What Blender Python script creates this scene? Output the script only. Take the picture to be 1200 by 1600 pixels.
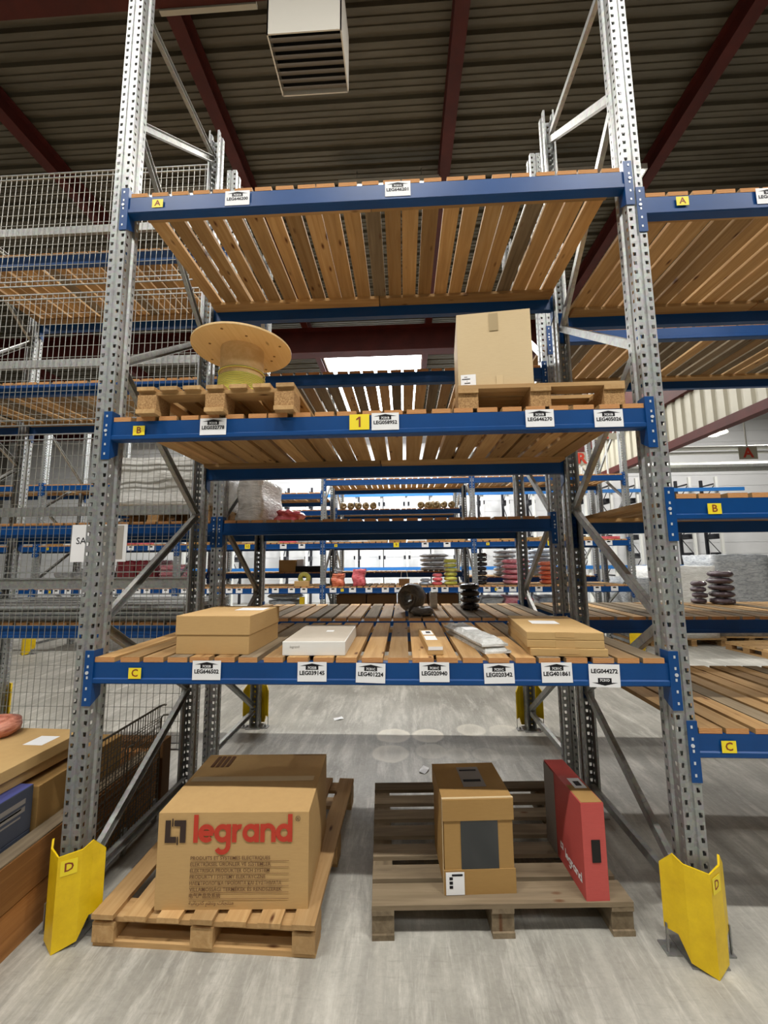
import bpy, bmesh, math, random
from mathutils import Vector, Matrix
for o in list(bpy.data.objects): bpy.data.objects.remove(o)
scene = bpy.context.scene
COL = scene.collection
random.seed(7)

# ---------------------------------------------------------------- camera
cam = bpy.data.cameras.new('camera')
cam.sensor_fit = 'VERTICAL'; cam.sensor_height = 36.0; cam.lens = 623.88/1600*36.0
cam.clip_start = 0.05; cam.clip_end = 200
camo = bpy.data.objects.new('camera', cam); COL.objects.link(camo)
YAW, PITCH, ROLL = -0.0467783, 0.1214039, -0.0095516
fw = Vector((math.sin(YAW)*math.cos(PITCH), math.cos(YAW)*math.cos(PITCH), math.sin(PITCH)))
rt = Vector((math.cos(YAW), -math.sin(YAW), 0)); up = rt.cross(fw)
r2 = rt*math.cos(ROLL)+up*math.sin(ROLL); u2 = -rt*math.sin(ROLL)+up*math.cos(ROLL)
M = Matrix((r2, u2, -fw)).transposed().to_4x4(); M.translation = Vector((1.5796, -1.9308, 1.6776))
camo.matrix_world = M
scene.camera = camo

# ---------------------------------------------------------------- world, exposure
w = bpy.data.worlds.new('world'); scene.world = w; w.use_nodes = True
bg = w.node_tree.nodes['Background']; bg.inputs[0].default_value = (0.92, 0.95, 1.0, 1); bg.inputs[1].default_value = 0.30
vs = scene.view_settings
vs.view_transform = 'Standard'; vs.look = 'None'; vs.gamma = 1.0; vs.use_curve_mapping = False; vs.exposure = -0.33

# large area lights: lamp rows hang over each aisle, plus an added fill row behind the front one (their fixtures are built with the ceiling)
def area(name, loc, sx, sy, power, col=(1, .96, .9)):
    l = bpy.data.lights.new(name, 'AREA'); l.shape = 'RECTANGLE'; l.size = sx; l.size_y = sy; l.energy = power; l.color = col
    o = bpy.data.objects.new(name, l); COL.objects.link(o); o.location = loc
    return o
LAMPS = [(x, -2.45) for x in (-6.4, -1.6, 1.45, 4.5, 7.4)] + [(x, 3.6) for x in (-6.4, -1.6, 1.45, 4.5)] + [(x, -6.2) for x in (-5, -1.6, 1.45, 4.5, 7.6)] + [(x, 10.2) for x in (-6, -2.0, 2.0, 6, 10, 14)]  # rearmost row, out of view behind the camera, is added to fill front faces
LAMP_Z = 7.40
for (x, y) in LAMPS:
    area('lamp_light', (x, y, LAMP_Z-.02), 1.45, .13, {-2.45: 225, 3.6: 195, -6.2: 45, 10.2: 340}[y])
area('skylight_light', (0.9, 11.4, 7.6), 2.7, 4.6, 700, (.93, .97, 1.0))

# ---------------------------------------------------------------- helpers
def lin(c):
    c = c/255.0
    return c/12.92 if c <= .04045 else ((c+.055)/1.055)**2.4
def rgb(h):
    h = h.lstrip('#'); return tuple(lin(int(h[i:i+2], 16)) for i in (0, 2, 4)) + (1,)

class NT:
    def __init__(s, name):
        s.m = bpy.data.materials.new(name); s.m.use_nodes = True
        s.t = s.m.node_tree; s.b = s.t.nodes['Principled BSDF']
    def n(s, typ, **kw):
        nd = s.t.nodes.new(typ)
        for k, v in kw.items(): setattr(nd, k, v)
        return nd
    def l(s, a, b): s.t.links.new(a, b)
    def set(s, **kw):
        for k, v in kw.items():
            s.b.inputs[k.replace('_', ' ')].default_value = v
        return s
    def coord(s, kind='Object', scale=(1, 1, 1), rand=False):
        tc = s.n('ShaderNodeTexCoord'); mp = s.n('ShaderNodeMapping'); mp.inputs['Scale'].default_value = scale
        if rand:
            oi = s.n('ShaderNodeObjectInfo'); ml = s.n('ShaderNodeMath', operation='MULTIPLY'); ml.inputs[1].default_value = 37.0
            s.l(oi.outputs['Random'], ml.inputs[0])
            va = s.n('ShaderNodeVectorMath', operation='ADD'); s.l(tc.outputs[kind], va.inputs[0]); s.l(ml.outputs[0], va.inputs[1])
            s.l(va.outputs[0], mp.inputs[0])
        else:
            s.l(tc.outputs[kind], mp.inputs[0])
        return mp.outputs[0]
    def noise(s, vec, scale, detail=4, rough=.55, dist=0):
        nd = s.n('ShaderNodeTexNoise'); nd.inputs['Scale'].default_value = scale; nd.inputs['Detail'].default_value = detail
        nd.inputs['Roughness'].default_value = rough; nd.inputs['Distortion'].default_value = dist
        s.l(vec, nd.inputs['Vector']); return nd.outputs['Fac']
    def ramp(s, fac, stops):
        r = s.n('ShaderNodeValToRGB'); e = r.color_ramp.elements
        while len(e) < len(stops): e.new(.5)
        for i, (p, c) in enumerate(stops): e[i].position = p; e[i].color = c
        s.l(fac, r.inputs[0]); return r.outputs[0]
    def mix(s, fac, a, b, mode='MIX'):
        x = s.n('ShaderNodeMix', data_type='RGBA', blend_type=mode)
        for i, v in ((0, fac), (6, a), (7, b)):
            if hasattr(v, 'is_linked') or hasattr(v, 'links'): s.l(v, x.inputs[i])
            else: x.inputs[i].default_value = v
        return x.outputs[2]
    def bump(s, h, strength=.3, dist=.01):
        b = s.n('ShaderNodeBump'); b.inputs['Strength'].default_value = strength; b.inputs['Distance'].default_value = dist
        s.l(h, b.inputs['Height']); s.l(b.outputs[0], s.b.inputs['Normal'])
    def color(s, out): s.l(out, s.b.inputs['Base Color']); return s

MATS = {}
def plain(name, hexc, rough=.5, metal=0, spec=.5, var=0.0, scale=6, emit=0):
    t = NT(name); t.set(Roughness=rough, Metallic=metal); t.b.inputs['Specular IOR Level'].default_value = spec
    c = rgb(hexc)
    if var:
        f = t.noise(t.coord(rand=True), scale, 5, .6)
        d = tuple(max(0, x*(1-var)) for x in c[:3])+(1,); h = tuple(min(1, x*(1+var)) for x in c[:3])+(1,)
        t.color(t.ramp(f, [(.3, d), (.7, h)]))
    else: t.set(Base_Color=c)
    if emit:
        t.b.inputs['Emission Color'].default_value = c; t.b.inputs['Emission Strength'].default_value = emit
    MATS[name] = t.m; return t.m

def wood(name, stops, knots=True, rough=.7, vary=.35):
    t = NT(name); t.set(Roughness=rough); t.b.inputs['Specular IOR Level'].default_value = .25
    v = t.coord(scale=(34, 1.7, 34), rand=True)
    f = t.noise(v, 1.0, 6, .6, .6)
    base = t.ramp(f, [(.25, rgb(stops[0])), (.5, rgb(stops[1])), (.75, rgb(stops[2]))])
    v2 = t.coord(scale=(2.2, .9, 2.2), rand=True)
    f2 = t.noise(v2, 1.6, 3)
    base = t.mix(t.ramp(f2, [(.35, (0, 0, 0, 1)), (.7, (.45, .45, .45, 1))]), base, rgb(stops[3]))
    if knots:
        vo = t.n('ShaderNodeTexVoronoi'); vo.inputs['Scale'].default_value = 1.0
        t.l(t.coord(scale=(13, 4.5, 1), rand=True), vo.inputs['Vector'])
        k = t.ramp(vo.outputs['Distance'], [(.05, (1, 1, 1, 1)), (.16, (0, 0, 0, 1))])
        base = t.mix(k, base, rgb('#5a3318'))
    oi = t.n('ShaderNodeObjectInfo'); mr = t.n('ShaderNodeMapRange')
    mr.inputs[3].default_value = 1-vary; mr.inputs[4].default_value = 1+vary*.45; t.l(oi.outputs['Random'], mr.inputs[0])
    hs = t.n('ShaderNodeHueSaturation'); t.l(base, hs.inputs['Color']); t.l(mr.outputs[0], hs.inputs['Value'])
    t.color(hs.outputs[0]); t.bump(f, .25, .004)
    MATS[name] = t.m; return t.m

WOOD = wood('pine_slat', ['#9c7649', '#b8925f', '#c9a878', '#8f7350'], vary=.42)
WOODOLD = wood('weathered_board', ['#6a5d4c', '#857660', '#978870', '#62553f'], rough=.85, vary=.3)
WOODPAL = wood('pallet_board', ['#a98353', '#c29c69', '#d2b07e', '#a88a62'], vary=.25)
WOODRED = wood('collar_plank', ['#8a5a2e', '#a87240', '#bd8850', '#8f6a42'], knots=False, vary=.35)
PLY = wood('plywood', ['#d3b17c', '#dfc08d', '#e8cda0', '#d6b785'], vary=.05)
def endgrain():
    t = NT('end_grain'); t.set(Roughness=.8); t.b.inputs['Specular IOR Level'].default_value = .2
    wv = t.n('ShaderNodeTexWave', wave_type='RINGS'); wv.inputs['Scale'].default_value = 26; wv.inputs['Distortion'].default_value = 3.5; wv.inputs['Detail'].default_value = 3
    t.l(t.coord(rand=True, scale=(1, .1, 2)), wv.inputs['Vector'])
    t.color(t.ramp(wv.outputs['Fac'], [(.2, rgb('#a8703f')), (.8, rgb('#d3a270'))])); MATS['end_grain'] = t.m; return t.m
ENDG = endgrain()
def chip():
    t = NT('chipboard'); t.set(Roughness=.9)
    f = t.noise(t.coord(rand=True), 140, 4, .7)
    t.color(t.ramp(f, [(.3, rgb('#7d5a36')), (.55, rgb('#b08a5a')), (.75, rgb('#cdab78'))])); t.bump(f, .4, .003); return t.m
CHIP = chip()
def galv(name, a, b, rough=.42, metal=.75):
    t = NT(name); t.set(Metallic=metal, Roughness=rough)
    vo = t.n('ShaderNodeTexVoronoi'); vo.inputs['Scale'].default_value = 55; t.l(t.coord(rand=True), vo.inputs['Vector'])
    f = t.noise(t.coord(rand=True, scale=(6, 6, .9)), 4, 4)
    c = t.mix(f, rgb(a), rgb(b)); c = t.mix(.18, c, vo.outputs['Color'], 'OVERLAY'); 
    hs = t.n('ShaderNodeHueSaturation'); hs.inputs['Saturation'].default_value = .35; t.l(c, hs.inputs['Color'])
    t.color(hs.outputs[0])
    return t.m
GALV = galv('galvanised_steel', '#828b89', '#a8b0ae', .5, .6)
GALVD = galv('dull_galvanised', '#8d9088', '#aaaea6', .5)
WIRE = plain('wire', '#a4a59e', .45, .4)
WIRED = plain('dark_wire', '#5f5a50', .5, .6)
BLUE = plain('blue_paint', '#06427e', .4, 0, .35, .12, 3)
NAVY = plain('rail_blue', '#2467ab', .4)
def yellowm():
    t = NT('yellow_paint'); t.set(Roughness=.45)
    f = t.noise(t.coord(), 9, 6, .7); g = t.noise(t.coord(scale=(8, 8, 1.5)), 14, 5, .75)
    c = t.ramp(f, [(.3, rgb('#d9b400')), (.7, rgb('#efcd12'))])
    t.color(t.mix(t.ramp(g, [(.62, (0, 0, 0, 1)), (.8, (.55, .55, .55, 1))]), c, rgb('#7a6a2a'))); return t.m
YELL = yellowm()
YLAB = plain('yellow_label', '#f4de2c', .5); BROWNINK = plain('brown_ink', '#8a3d1c', .6)
WHITE = plain('white_paper', '#eef0f2', .55, 0, .3); BLACK = plain('black_ink', '#15151a', .55, 0, .3)
GREYPAPER = plain('grey_paper', '#a8a39a', .6)
def card(name, a, b, rough=.75):
    t = NT(name); t.set(Roughness=rough); t.b.inputs['Specular IOR Level'].default_value = .3
    f = t.noise(t.coord(rand=True, scale=(1, 1, 8)), 26, 5, .6); g = t.noise(t.coord(rand=True), 2.2, 3)
    c = t.mix(t.ramp(g, [(.3, (0, 0, 0, 1)), (.7, (.5, .5, .5, 1))]), rgb(a), rgb(b)); c = t.mix(.12, c, t.ramp(f, [(.3, (.35, .35, .35, 1)), (.7, (.65, .65, .65, 1))]), 'OVERLAY')
    t.color(c); t.bump(f, .06, .002); MATS[name] = t.m; return t.m
CARD = card('cardboard', '#c2a06c', '#b89462'); CARDL = card('pale_cardboard', '#cdb892', '#c5ae84'); CARDD = card('brown_cardboard', '#a5834f', '#987645')
CARDDK = card('dark_cardboard', '#6d4d2c', '#5d4024'); WCARD = card('white_carton', '#e6e6e2', '#dcdbd4', .5); KHAKI = card('khaki_carton', '#bb9a66', '#c5a775')
REDC = card('red_carton', '#be5550', '#b54a47', .55); BLUEC = card('slate_carton', '#4a4f5c', '#3d4350', .5); PURP = plain('violet_print', '#4c5390', .5)
LRED = plain('print_red', '#c03a25', .65); LDARK = plain('print_dark', '#35261f', .65); TANLINE = plain('print_brown', '#6b4a30', .65)
GREYP = plain('grey_print', '#8a8580', .6)
TAPE = plain('clear_tape', '#d8c29a', .15, 0, .8)
TAPESH = plain('shiny_tape', '#cdb891', .1, .3, .8)
DARKWIN = plain('dark_film', '#23282b', .12, 0, .8)
def wrap(name, a, b, sc=7):
    t = NT(name); t.set(Roughness=.16); t.b.inputs['Specular IOR Level'].default_value = .8
    f = t.noise(t.coord(rand=True, scale=(1, 1, 4.0)), sc, 6, .65, 1.2)
    t.color(t.ramp(f, [(.3, rgb(a)), (.62, rgb(b))])); t.bump(f, .7, .02); MATS[name] = t.m; return t.m
WRAPW = wrap('white_stretch_wrap', '#cfcec8', '#f4f4f0'); WRAPG = wrap('grey_stretch_wrap', '#7d8288', '#c3c7ca'); WRAPK = wrap('black_wrap', '#141416', '#37373a')
WRAPR = wrap('red_wrap', '#b81f30', '#ef7d86'); WRAPP = wrap('pink_wrap', '#d0325a', '#f4b6c0'); WRAPO = wrap('orange_wrap', '#c2442a', '#ee8f6c'); WRAPM = wrap('maroon_wrap', '#5c0f1c', '#9c2c3a')
WRAPY = wrap('yellow_green_wrap', '#8f9a2c', '#dcd56a'); WRAPV = wrap('violet_wrap', '#3a3036', '#6d5f68'); WRAPB = wrap('blue_wrap', '#7f93b0', '#c8d3df'); WRAPBR = wrap('brown_wrap', '#4a3a22', '#8a7247'); WRAPC = wrap('copper_wrap', '#9c4a38', '#e09a80')
CABLE = plain('yellow_cable', '#d9d272', .35); CABLEG = plain('cable_stripe', '#4d6d22', .4)
CEILM = None
def corr():
    t = NT('roof_sheet'); t.set(Roughness=.55, Metallic=.25)
    f = t.noise(t.coord(scale=(.4, 2, 1)), 3, 5, .65)
    t.color(t.ramp(f, [(.3, rgb('#4a4639')), (.7, rgb('#5e5a4d'))])); return t.m
CEILM = corr()
RUST = plain('oxide_red_steel', '#46160f', .6, 0, .3, .25, 3)
VENTM = plain('vent_cream', '#d9d6cc', .5); VENTD = plain('vent_slat_grey', '#6a655b', .55); VENTI = plain('vent_inside', '#14120f', .8)
WALLM = plain('wall_panel', '#e8eaec', .5, 0, .4, .04, .8)
CLAD = plain('cladding', '#aaa696', .5, 0, .4, .05, 2); DARKST = plain('dark_steel', '#33343a', .5, .4); WHITEM = plain('white_steel', '#e4e6e2', .4, .1)
def emit(name, c, s):
    t = NT(name); t.set(Base_Color=c); t.b.inputs['Emission Color'].default_value = c; t.b.inputs['Emission Strength'].default_value = s; return t.m
SKYL = emit('skylight_sheet', (.95, .98, 1, 1), 14); TUBE = emit('lamp_diffuser', (1, .97, .92, 1), 22); BULB = emit('bulb', (1, .95, .75, 1), 40)

RINGS = [(1.46, 2.16, .155, 1.0), (1.79, 2.17, .15, 1.0), (1.44, 1.80, .16, .85), (1.80, 1.85, .14, .55), (2.23, 2.31, .14, .7), (2.56, 2.29, .15, .5), (2.27, 1.80, .12, .45), (2.03, 1.80, .11, .4)]
def floorm():
    t = NT('concrete'); t.set(Roughness=.5); t.b.inputs['Specular IOR Level'].default_value = .45
    tc = t.n('ShaderNodeTexCoord'); P = tc.outputs['Object']
    def mp(s, r=0):
        m = t.n('ShaderNodeMapping'); m.inputs['Scale'].default_value = s; m.inputs['Rotation'].default_value = (0, 0, r); t.l(P, m.inputs[0]); return m.outputs[0]
    a = t.noise(mp((1, 1, 1)), 1.1, 6, .6, .5); b = t.noise(mp((7, .8, 1), .12), 1.3, 6, .65, .25); c = t.noise(mp((1, 1, 1)), 40, 6, .7); d = t.noise(mp((5, 1.0, 1), -.3), 1.5, 6, .72, .35)
    col = t.ramp(a, [(.3, rgb('#8f8d84')), (.7, rgb('#c0beb5'))])
    col = t.mix(t.ramp(b, [(.35, (0, 0, 0, 1)), (.75, (.6, .6, .6, 1))]), col, rgb('#82807a'))
    col = t.mix(t.ramp(d, [(.5, (0, 0, 0, 1)), (.72, (.7, .7, .7, 1))]), col, rgb('#dddbd2'))
    col = t.mix(.25, col, t.ramp(c, [(.3, (.3, .3, .3, 1)), (.7, (.7, .7, .7, 1))]), 'OVERLAY')
    e = t.noise(mp((60, 5, 1), .5), 1.0, 5, .7, .2); g = t.noise(mp((6, 50, 1), -.25), 1.0, 5, .7, .2)
    col = t.mix(t.ramp(e, [(.55, (0, 0, 0, 1)), (.75, (.4, .4, .4, 1))]), col, rgb('#dcdad2')); col = t.mix(t.ramp(g, [(.56, (0, 0, 0, 1)), (.78, (.35, .35, .35, 1))]), col, rgb('#716e66'))
    # round scrubbing stains
    for (x, y, r, s) in RINGS:
        vm = t.n('ShaderNodeVectorMath', operation='DISTANCE'); t.l(P, vm.inputs[0]); vm.inputs[1].default_value = (x, y, 0)
        ad = t.n('ShaderNodeMath', operation='MULTIPLY_ADD'); t.l(d, ad.inputs[0]); ad.inputs[1].default_value = .08; t.l(vm.outputs['Value'], ad.inputs[2])
        k = t.ramp(ad.outputs[0], [(0, (.45*s,)*3+(1,)), (r*.75, (.6*s,)*3+(1,)), (r+.03, (.9*s,)*3+(1,)), (r+.05, (0, 0, 0, 1))])
        col = t.mix(k, col, rgb('#d3cfc2'))
    t.color(col); t.bump(c, .12, .004)
    rr = t.n('ShaderNodeMapRange'); rr.inputs[3].default_value = .38; rr.inputs[4].default_value = .7; t.l(b, rr.inputs[0]); t.l(rr.outputs[0], t.b.inputs['Roughness'])
    return t.m
FLOORM = floorm()

# ---- mesh building
class MB:
    def __init__(s): s.v = []; s.f = []; s.mi = []
    def add(s, vs_, fs_, mi=0):
        k = len(s.v); s.v += [tuple(v) for v in vs_]; s.f += [tuple(i+k for i in f) for f in fs_]; s.mi += [mi]*len(fs_); return s
    def box(s, x0, y0, z0, x1, y1, z1, mi=0, endmi=None):
        v = [(x0, y0, z0), (x1, y0, z0), (x1, y1, z0), (x0, y1, z0), (x0, y0, z1), (x1, y0, z1), (x1, y1, z1), (x0, y1, z1)]
        f = [(0, 3, 2, 1), (4, 5, 6, 7), (0, 1, 5, 4), (2, 3, 7, 6), (1, 2, 6, 5), (3, 0, 4, 7)]
        k = len(s.f); s.add(v, f, mi)
        if endmi is not None: s.mi[k+2] = endmi; s.mi[k+3] = endmi
        return s
    def prism(s, prof, axis, a, b, mi=0, closed=True, caps=True):
        n = len(prof)
        def P(p, t): return {'x': (t, p[0], p[1]), 'y': (p[0], t, p[1]), 'z': (p[0], p[1], t)}[axis]
        v = [P(p, a) for p in prof]+[P(p, b) for p in prof]
        f = [(i, (i+1) % n, n+(i+1) % n, n+i) for i in range(n if closed else n-1)]
        if caps and closed: f += [tuple(range(n-1, -1, -1)), tuple(range(n, 2*n))]
        return s.add(v, f, mi)
    def tube(s, p0, p1, r, n=6, mi=0, caps=True):
        p0 = Vector(p0); p1 = Vector(p1); d = (p1-p0).normalized()
        a = d.orthogonal().normalized(); b = d.cross(a)
        v = [p0+(a*math.cos(2*math.pi*i/n)+b*math.sin(2*math.pi*i/n))*r for i in range(n)]
        v += [q+(p1-p0) for q in v]
        f = [(i, (i+1) % n, n+(i+1) % n, n+i) for i in range(n)]
        if caps: f += [tuple(range(n-1, -1, -1)), tuple(range(n, 2*n))]
        return s.add(v, f, mi)
    def path(s, pts, r, n=6, closed=False, mi=0):
        pts = [Vector(p) for p in pts]; m = len(pts); rings = []
        upv = Vector((0, 0, 1))
        for i in range(m):
            a = pts[i-1] if (i > 0 or closed) else pts[i]; b = pts[(i+1) % m] if (i < m-1 or closed) else pts[i]
            d = (b-a).normalized(); q = d.cross(upv)
            if q.length < 1e-3: q = d.orthogonal()
            q.normalize(); w_ = q.cross(d)
            rings.append([pts[i]+(q*math.cos(2*math.pi*j/n)+w_*math.sin(2*math.pi*j/n))*r for j in range(n)])
        v = [p for R in rings for p in R]; f = []
        for i in range(m if closed else m-1):
            for j in range(n):
                f.append((i*n+j, i*n+(j+1) % n, ((i+1) % m)*n+(j+1) % n, ((i+1) % m)*n+j))
        return s.add(v, f, mi)
    def lathe(s, prof, n=32, mi=0):
        k = len(prof); v = [(r*math.cos(2*math.pi*i/n), r*math.sin(2*math.pi*i/n), z) for i in range(n) for r, z in prof]
        f = [(i*k+j, ((i+1) % n)*k+j, ((i+1) % n)*k+j+1, i*k+j+1) for i in range(n) for j in range(k-1)]
        return s.add(v, f, mi)
    def beam(s, a, b, w_, t_, upv=(1, 0, 0), mi=0):          # channel between two points: web + two flanges
        a = Vector(a); b = Vector(b); d = (b-a).normalized(); u = Vector(upv); s_ = d.cross(u).normalized()
        def q(c0, c1, e0, e1):
            v = []
            for base in (a, b):
                for (c, e) in ((c0, e0), (c1, e0), (c1, e1), (c0, e1)): v.append(base+s_*c+u*e)
            s.add(v, [(0, 1, 2, 3), (7, 6, 5, 4), (0, 4, 5, 1), (1, 5, 6, 2), (2, 6, 7, 3), (3, 7, 4, 0)], mi)
        h = w_/2; q(-h, h, -t_/2, -t_/2+.003); q(-h, -h+.003, -t_/2, t_/2); q(h-.003, h, -t_/2, t_/2)
        return s
    def mesh(s, name, smooth=False, weld=False):
        m = bpy.data.meshes.new(name); m.from_pydata(s.v, [], s.f)
        if any(s.mi): m.polygons.foreach_set('material_index', s.mi)
        if smooth: m.polygons.foreach_set('use_smooth', [True]*len(s.f))
        bm = bmesh.new(); bm.from_mesh(m)
        if weld: bmesh.ops.remove_doubles(bm, verts=bm.verts, dist=1e-5)
        bmesh.ops.recalc_face_normals(bm, faces=bm.faces); bm.to_mesh(m); bm.free()
        m.update(); return m
def setm(me, mats):
    for m in (mats if isinstance(mats, (list, tuple)) else [mats]): me.materials.append(m)
    return me
def ob(name, me, parent=None, loc=(0, 0, 0), rot=(0, 0, 0), scl=None):
    o = bpy.data.objects.new(name, me); COL.objects.link(o)
    if parent is not None: o.parent = parent
    o.location = loc; o.rotation_euler = rot
    if scl: o.scale = scl
    return o
def mk(name, mb, mats, parent=None, loc=(0, 0, 0), rot=(0, 0, 0), smooth=False, weld=False):
    return ob(name, setm(mb.mesh(name, smooth, weld), mats), parent, loc, rot)
def tag(o, label, cat, group=None):
    o['label'] = label; o['category'] = cat
    if group: o['group'] = group
    return o
def thing(name, label, cat, loc=(0, 0, 0), rz=0, group=None):
    return tag(ob(name, None, None, loc, (0, 0, rz)), label, cat, group)
def struct(name, mb, mats, **k):
    o = mk(name, mb, mats, **k); o['kind'] = 'structure'; return o
def bevel(me, off=.004, seg=2):
    bm = bmesh.new(); bm.from_mesh(me); bmesh.ops.bevel(bm, geom=list(bm.edges), offset=off, segments=seg, affect='EDGES', profile=.5)
    bm.to_mesh(me); bm.free(); return me
TC = {}
def textmesh(txt, size, mat, bold=0.0, align='CENTER', fit=None, sx=1.0):
    key = (txt, size, mat.name, bold, align, fit, sx)
    if key in TC: return TC[key]
    c = bpy.data.curves.new('t', 'FONT'); c.body = txt; c.size = size; c.align_x = align; c.align_y = 'CENTER'; c.offset = bold; c.resolution_u = 2
    o = bpy.data.objects.new('t', c); COL.objects.link(o); bpy.context.view_layer.update()
    me = bpy.data.meshes.new_from_object(o.evaluated_get(bpy.context.evaluated_depsgraph_get()))
    bpy.data.objects.remove(o); bpy.data.curves.remove(c)
    xs = [v.co.x for v in me.vertices]
    f = sx
    if fit and xs: f = fit/(max(xs)-min(xs))
    x0 = min(xs) if (align == 'LEFT' and xs) else 0
    for v in me.vertices:
        x, y = (v.co.x-x0)*f, v.co.y
        v.co = (x, 0, y)                                     # upright, facing -Y
    me.materials.clear(); me.materials.append(mat); me.name = 'lettering'
    TC[key] = me; return me

# ================================================================= the setting
struct('floor', MB().add([(-16, -8, 0), (24, -8, 0), (24, 22, 0), (-16, 22, 0)], [(0, 1, 2, 3)]), FLOORM)
# roof sheet: ribs along X
prof = []; y = -8.0; RZ = 7.75
while y < 22:
    for dy, dz in ((0, 0), (.055, 0), (.062, .012), (.078, .012), (.085, 0), (.135, 0), (.142, .012), (.158, .012), (.165, 0), (.215, 0), (.232, .045), (.288, .045)): prof.append((y+dy, RZ+dz))
    y += .305
mb = MB(); mb.prism(prof, 'x', -16, 24, closed=False); struct('ceiling', mb, CEILM)
def ibeam(mb, axis, a, b, c, zt, h, w_, tf=.016, tw=.01):
    P = [(-w_/2, zt), (w_/2, zt), (w_/2, zt-tf), (tw/2, zt-tf), (tw/2, zt-h+tf), (w_/2, zt-h+tf), (w_/2, zt-h), (-w_/2, zt-h), (-w_/2, zt-h+tf), (-tw/2, zt-h+tf), (-tw/2, zt-tf), (-w_/2, zt-tf)]
    mb.prism([(c+p, q) for p, q in P], axis, a, b)
    return mb
n = 1
for xc in (-9.7, -6.65, -3.55, -.78, 2.29, 5.43, 8.5, 11.6):
    struct('trim_%d' % n, ibeam(MB(), 'y', -8, 22, xc, RZ-.005, .28, .16), RUST); n += 1
for yc in (-5.2, .945, 7.45, 13.6):
    struct('trim_%d' % n, ibeam(MB(), 'x', -16, 8.0, yc, RZ-.285, .66, .3, .022), RUST); n += 1
struct('trim_%d' % n, MB().box(-.62, 1.10, 6.79, .3, 1.14, 6.83), CLAD); n += 1
# skylight
wl = struct('window_1', MB().box(-.68, 9.05, RZ-.06, 2.2, 13.5, RZ-.03), SKYL)
for a in ((-.72, 9.0, -.68, 13.55), (2.2, 9.0, 2.24, 13.55), (-.68, 9.0, 2.2, 9.05), (-.68, 13.5, 2.2, 13.55)):
    mk('window_frame', MB().box(a[0], a[1], RZ-.1, a[2], a[3], RZ), CLAD, wl)
# back wall with horizontal panels
WY = 14.6
wb = struct('wall_back', MB().box(-16, WY, 0, 24, WY+.1, 7.8), WALLM)
pm = setm(MB().box(-20, 0, 0, 20, .02, .44).mesh('panel'), WALLM)
for i in range(17): ob('panel', pm, wb, (4, WY-.021, .01+i*.455))
DIMW = plain('hall_cladding', '#4e4b44', .6)
struct('wall_left', MB().box(-16, -8, 0, -15.9, 22, 7.8), DIMW)
struct('wall_right', MB().box(23.9, -8, 0, 24, 22, 7.8), DIMW)
struct('wall_front', MB().box(-16, -8, 0, 24, -7.9, 7.8), DIMW)
# hanging corrugated fascia on the right
mb = MB(); P = []; y = 1.5
while y < 14.4:
    for dy, dx in ((0, 0), (.16, 0), (.19, .05), (.27, .05)): P.append((8.0+dx, y+dy))
    y += .3
mb.prism(P, 'z', 4.42, 5.35, closed=False); struct('wall_fascia', mb, CLAD)
struct('trim_%d' % n, MB().box(7.93, 1.5, 4.24, 8.12, 14.5, 4.42), RUST); n += 1
struct('trim_%d' % n, MB().box(7.9, 1.5, 5.35, 8.15, 14.5, 7.4), RUST); n += 1
# ceiling lamps
lm = setm(MB().box(-.78, -.1, 0, .78, .1, .09).mesh('lamp_housing'), WHITEM); ld = setm(MB().box(-.74, -.07, -.012, .74, .07, 0).mesh('lamp_diffuser'), TUBE)
rod = setm(MB().tube((-.5, 0, .09), (-.5, 0, .33), .006).tube((.5, 0, .09), (.5, 0, .33), .006).mesh('hanger_rod'), GALVD)
for li, (x, y) in enumerate(LAMPS):
    where = {-6.2: 'as added fill behind the front aisle', -2.45: 'over the front aisle', 3.6: 'over the rear aisle', 10.2: 'near the white back wall'}[y]
    t = thing('ceiling_lamp', 'long white strip lamp hanging %s, %s from left' % (where, ('first', 'second', 'third', 'fourth', 'fifth', 'sixth')[[l for l in LAMPS if l[1] == y].index((x, y))]), 'lamp', (x, y, LAMP_Z), 0, 'strip lamps '+where)
    ob('lamp_housing', lm, t); ob('lamp_diffuser', ld, t); ob('hanger_rod', rod, t)
# roof air unit with louvres
t = thing('air_vent', 'cream metal roof air unit with dark louvred underside', 'vent', (.55, 1.86, 6.75), math.radians(0))
W2, D2 = .325, .235
t.location = (.795, 1.17, 6.19)
mk('vent_casing', MB().box(-W2, -D2, 0, W2, -D2+.01, .62).box(-W2, D2-.01, 0, W2, D2, .62).box(-W2, -D2, 0, -W2+.012, D2, .62).box(W2-.012, -D2, 0, W2, D2, .62), VENTM, t)
mk('vent_inside', MB().box(-W2+.012, -D2+.01, .1, W2-.012, D2-.01, .11), VENTI, t)
lv = setm(MB().add([(-W2+.012, -.022, .003), (W2-.012, -.022, .003), (W2-.012, .022, .02), (-W2+.012, .022, .02), (-W2+.012, -.022, .007), (W2-.012, -.022, .007), (W2-.012, .022, .024), (-W2+.012, .022, .024)], [(0, 1, 2, 3), (4, 5, 6, 7), (0, 1, 5, 4), (2, 3, 7, 6)]).mesh('louvre'), VENTD)
for i in range(7): ob('louvre', lv, t, (0, -.18+i*.06, 0))

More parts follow.
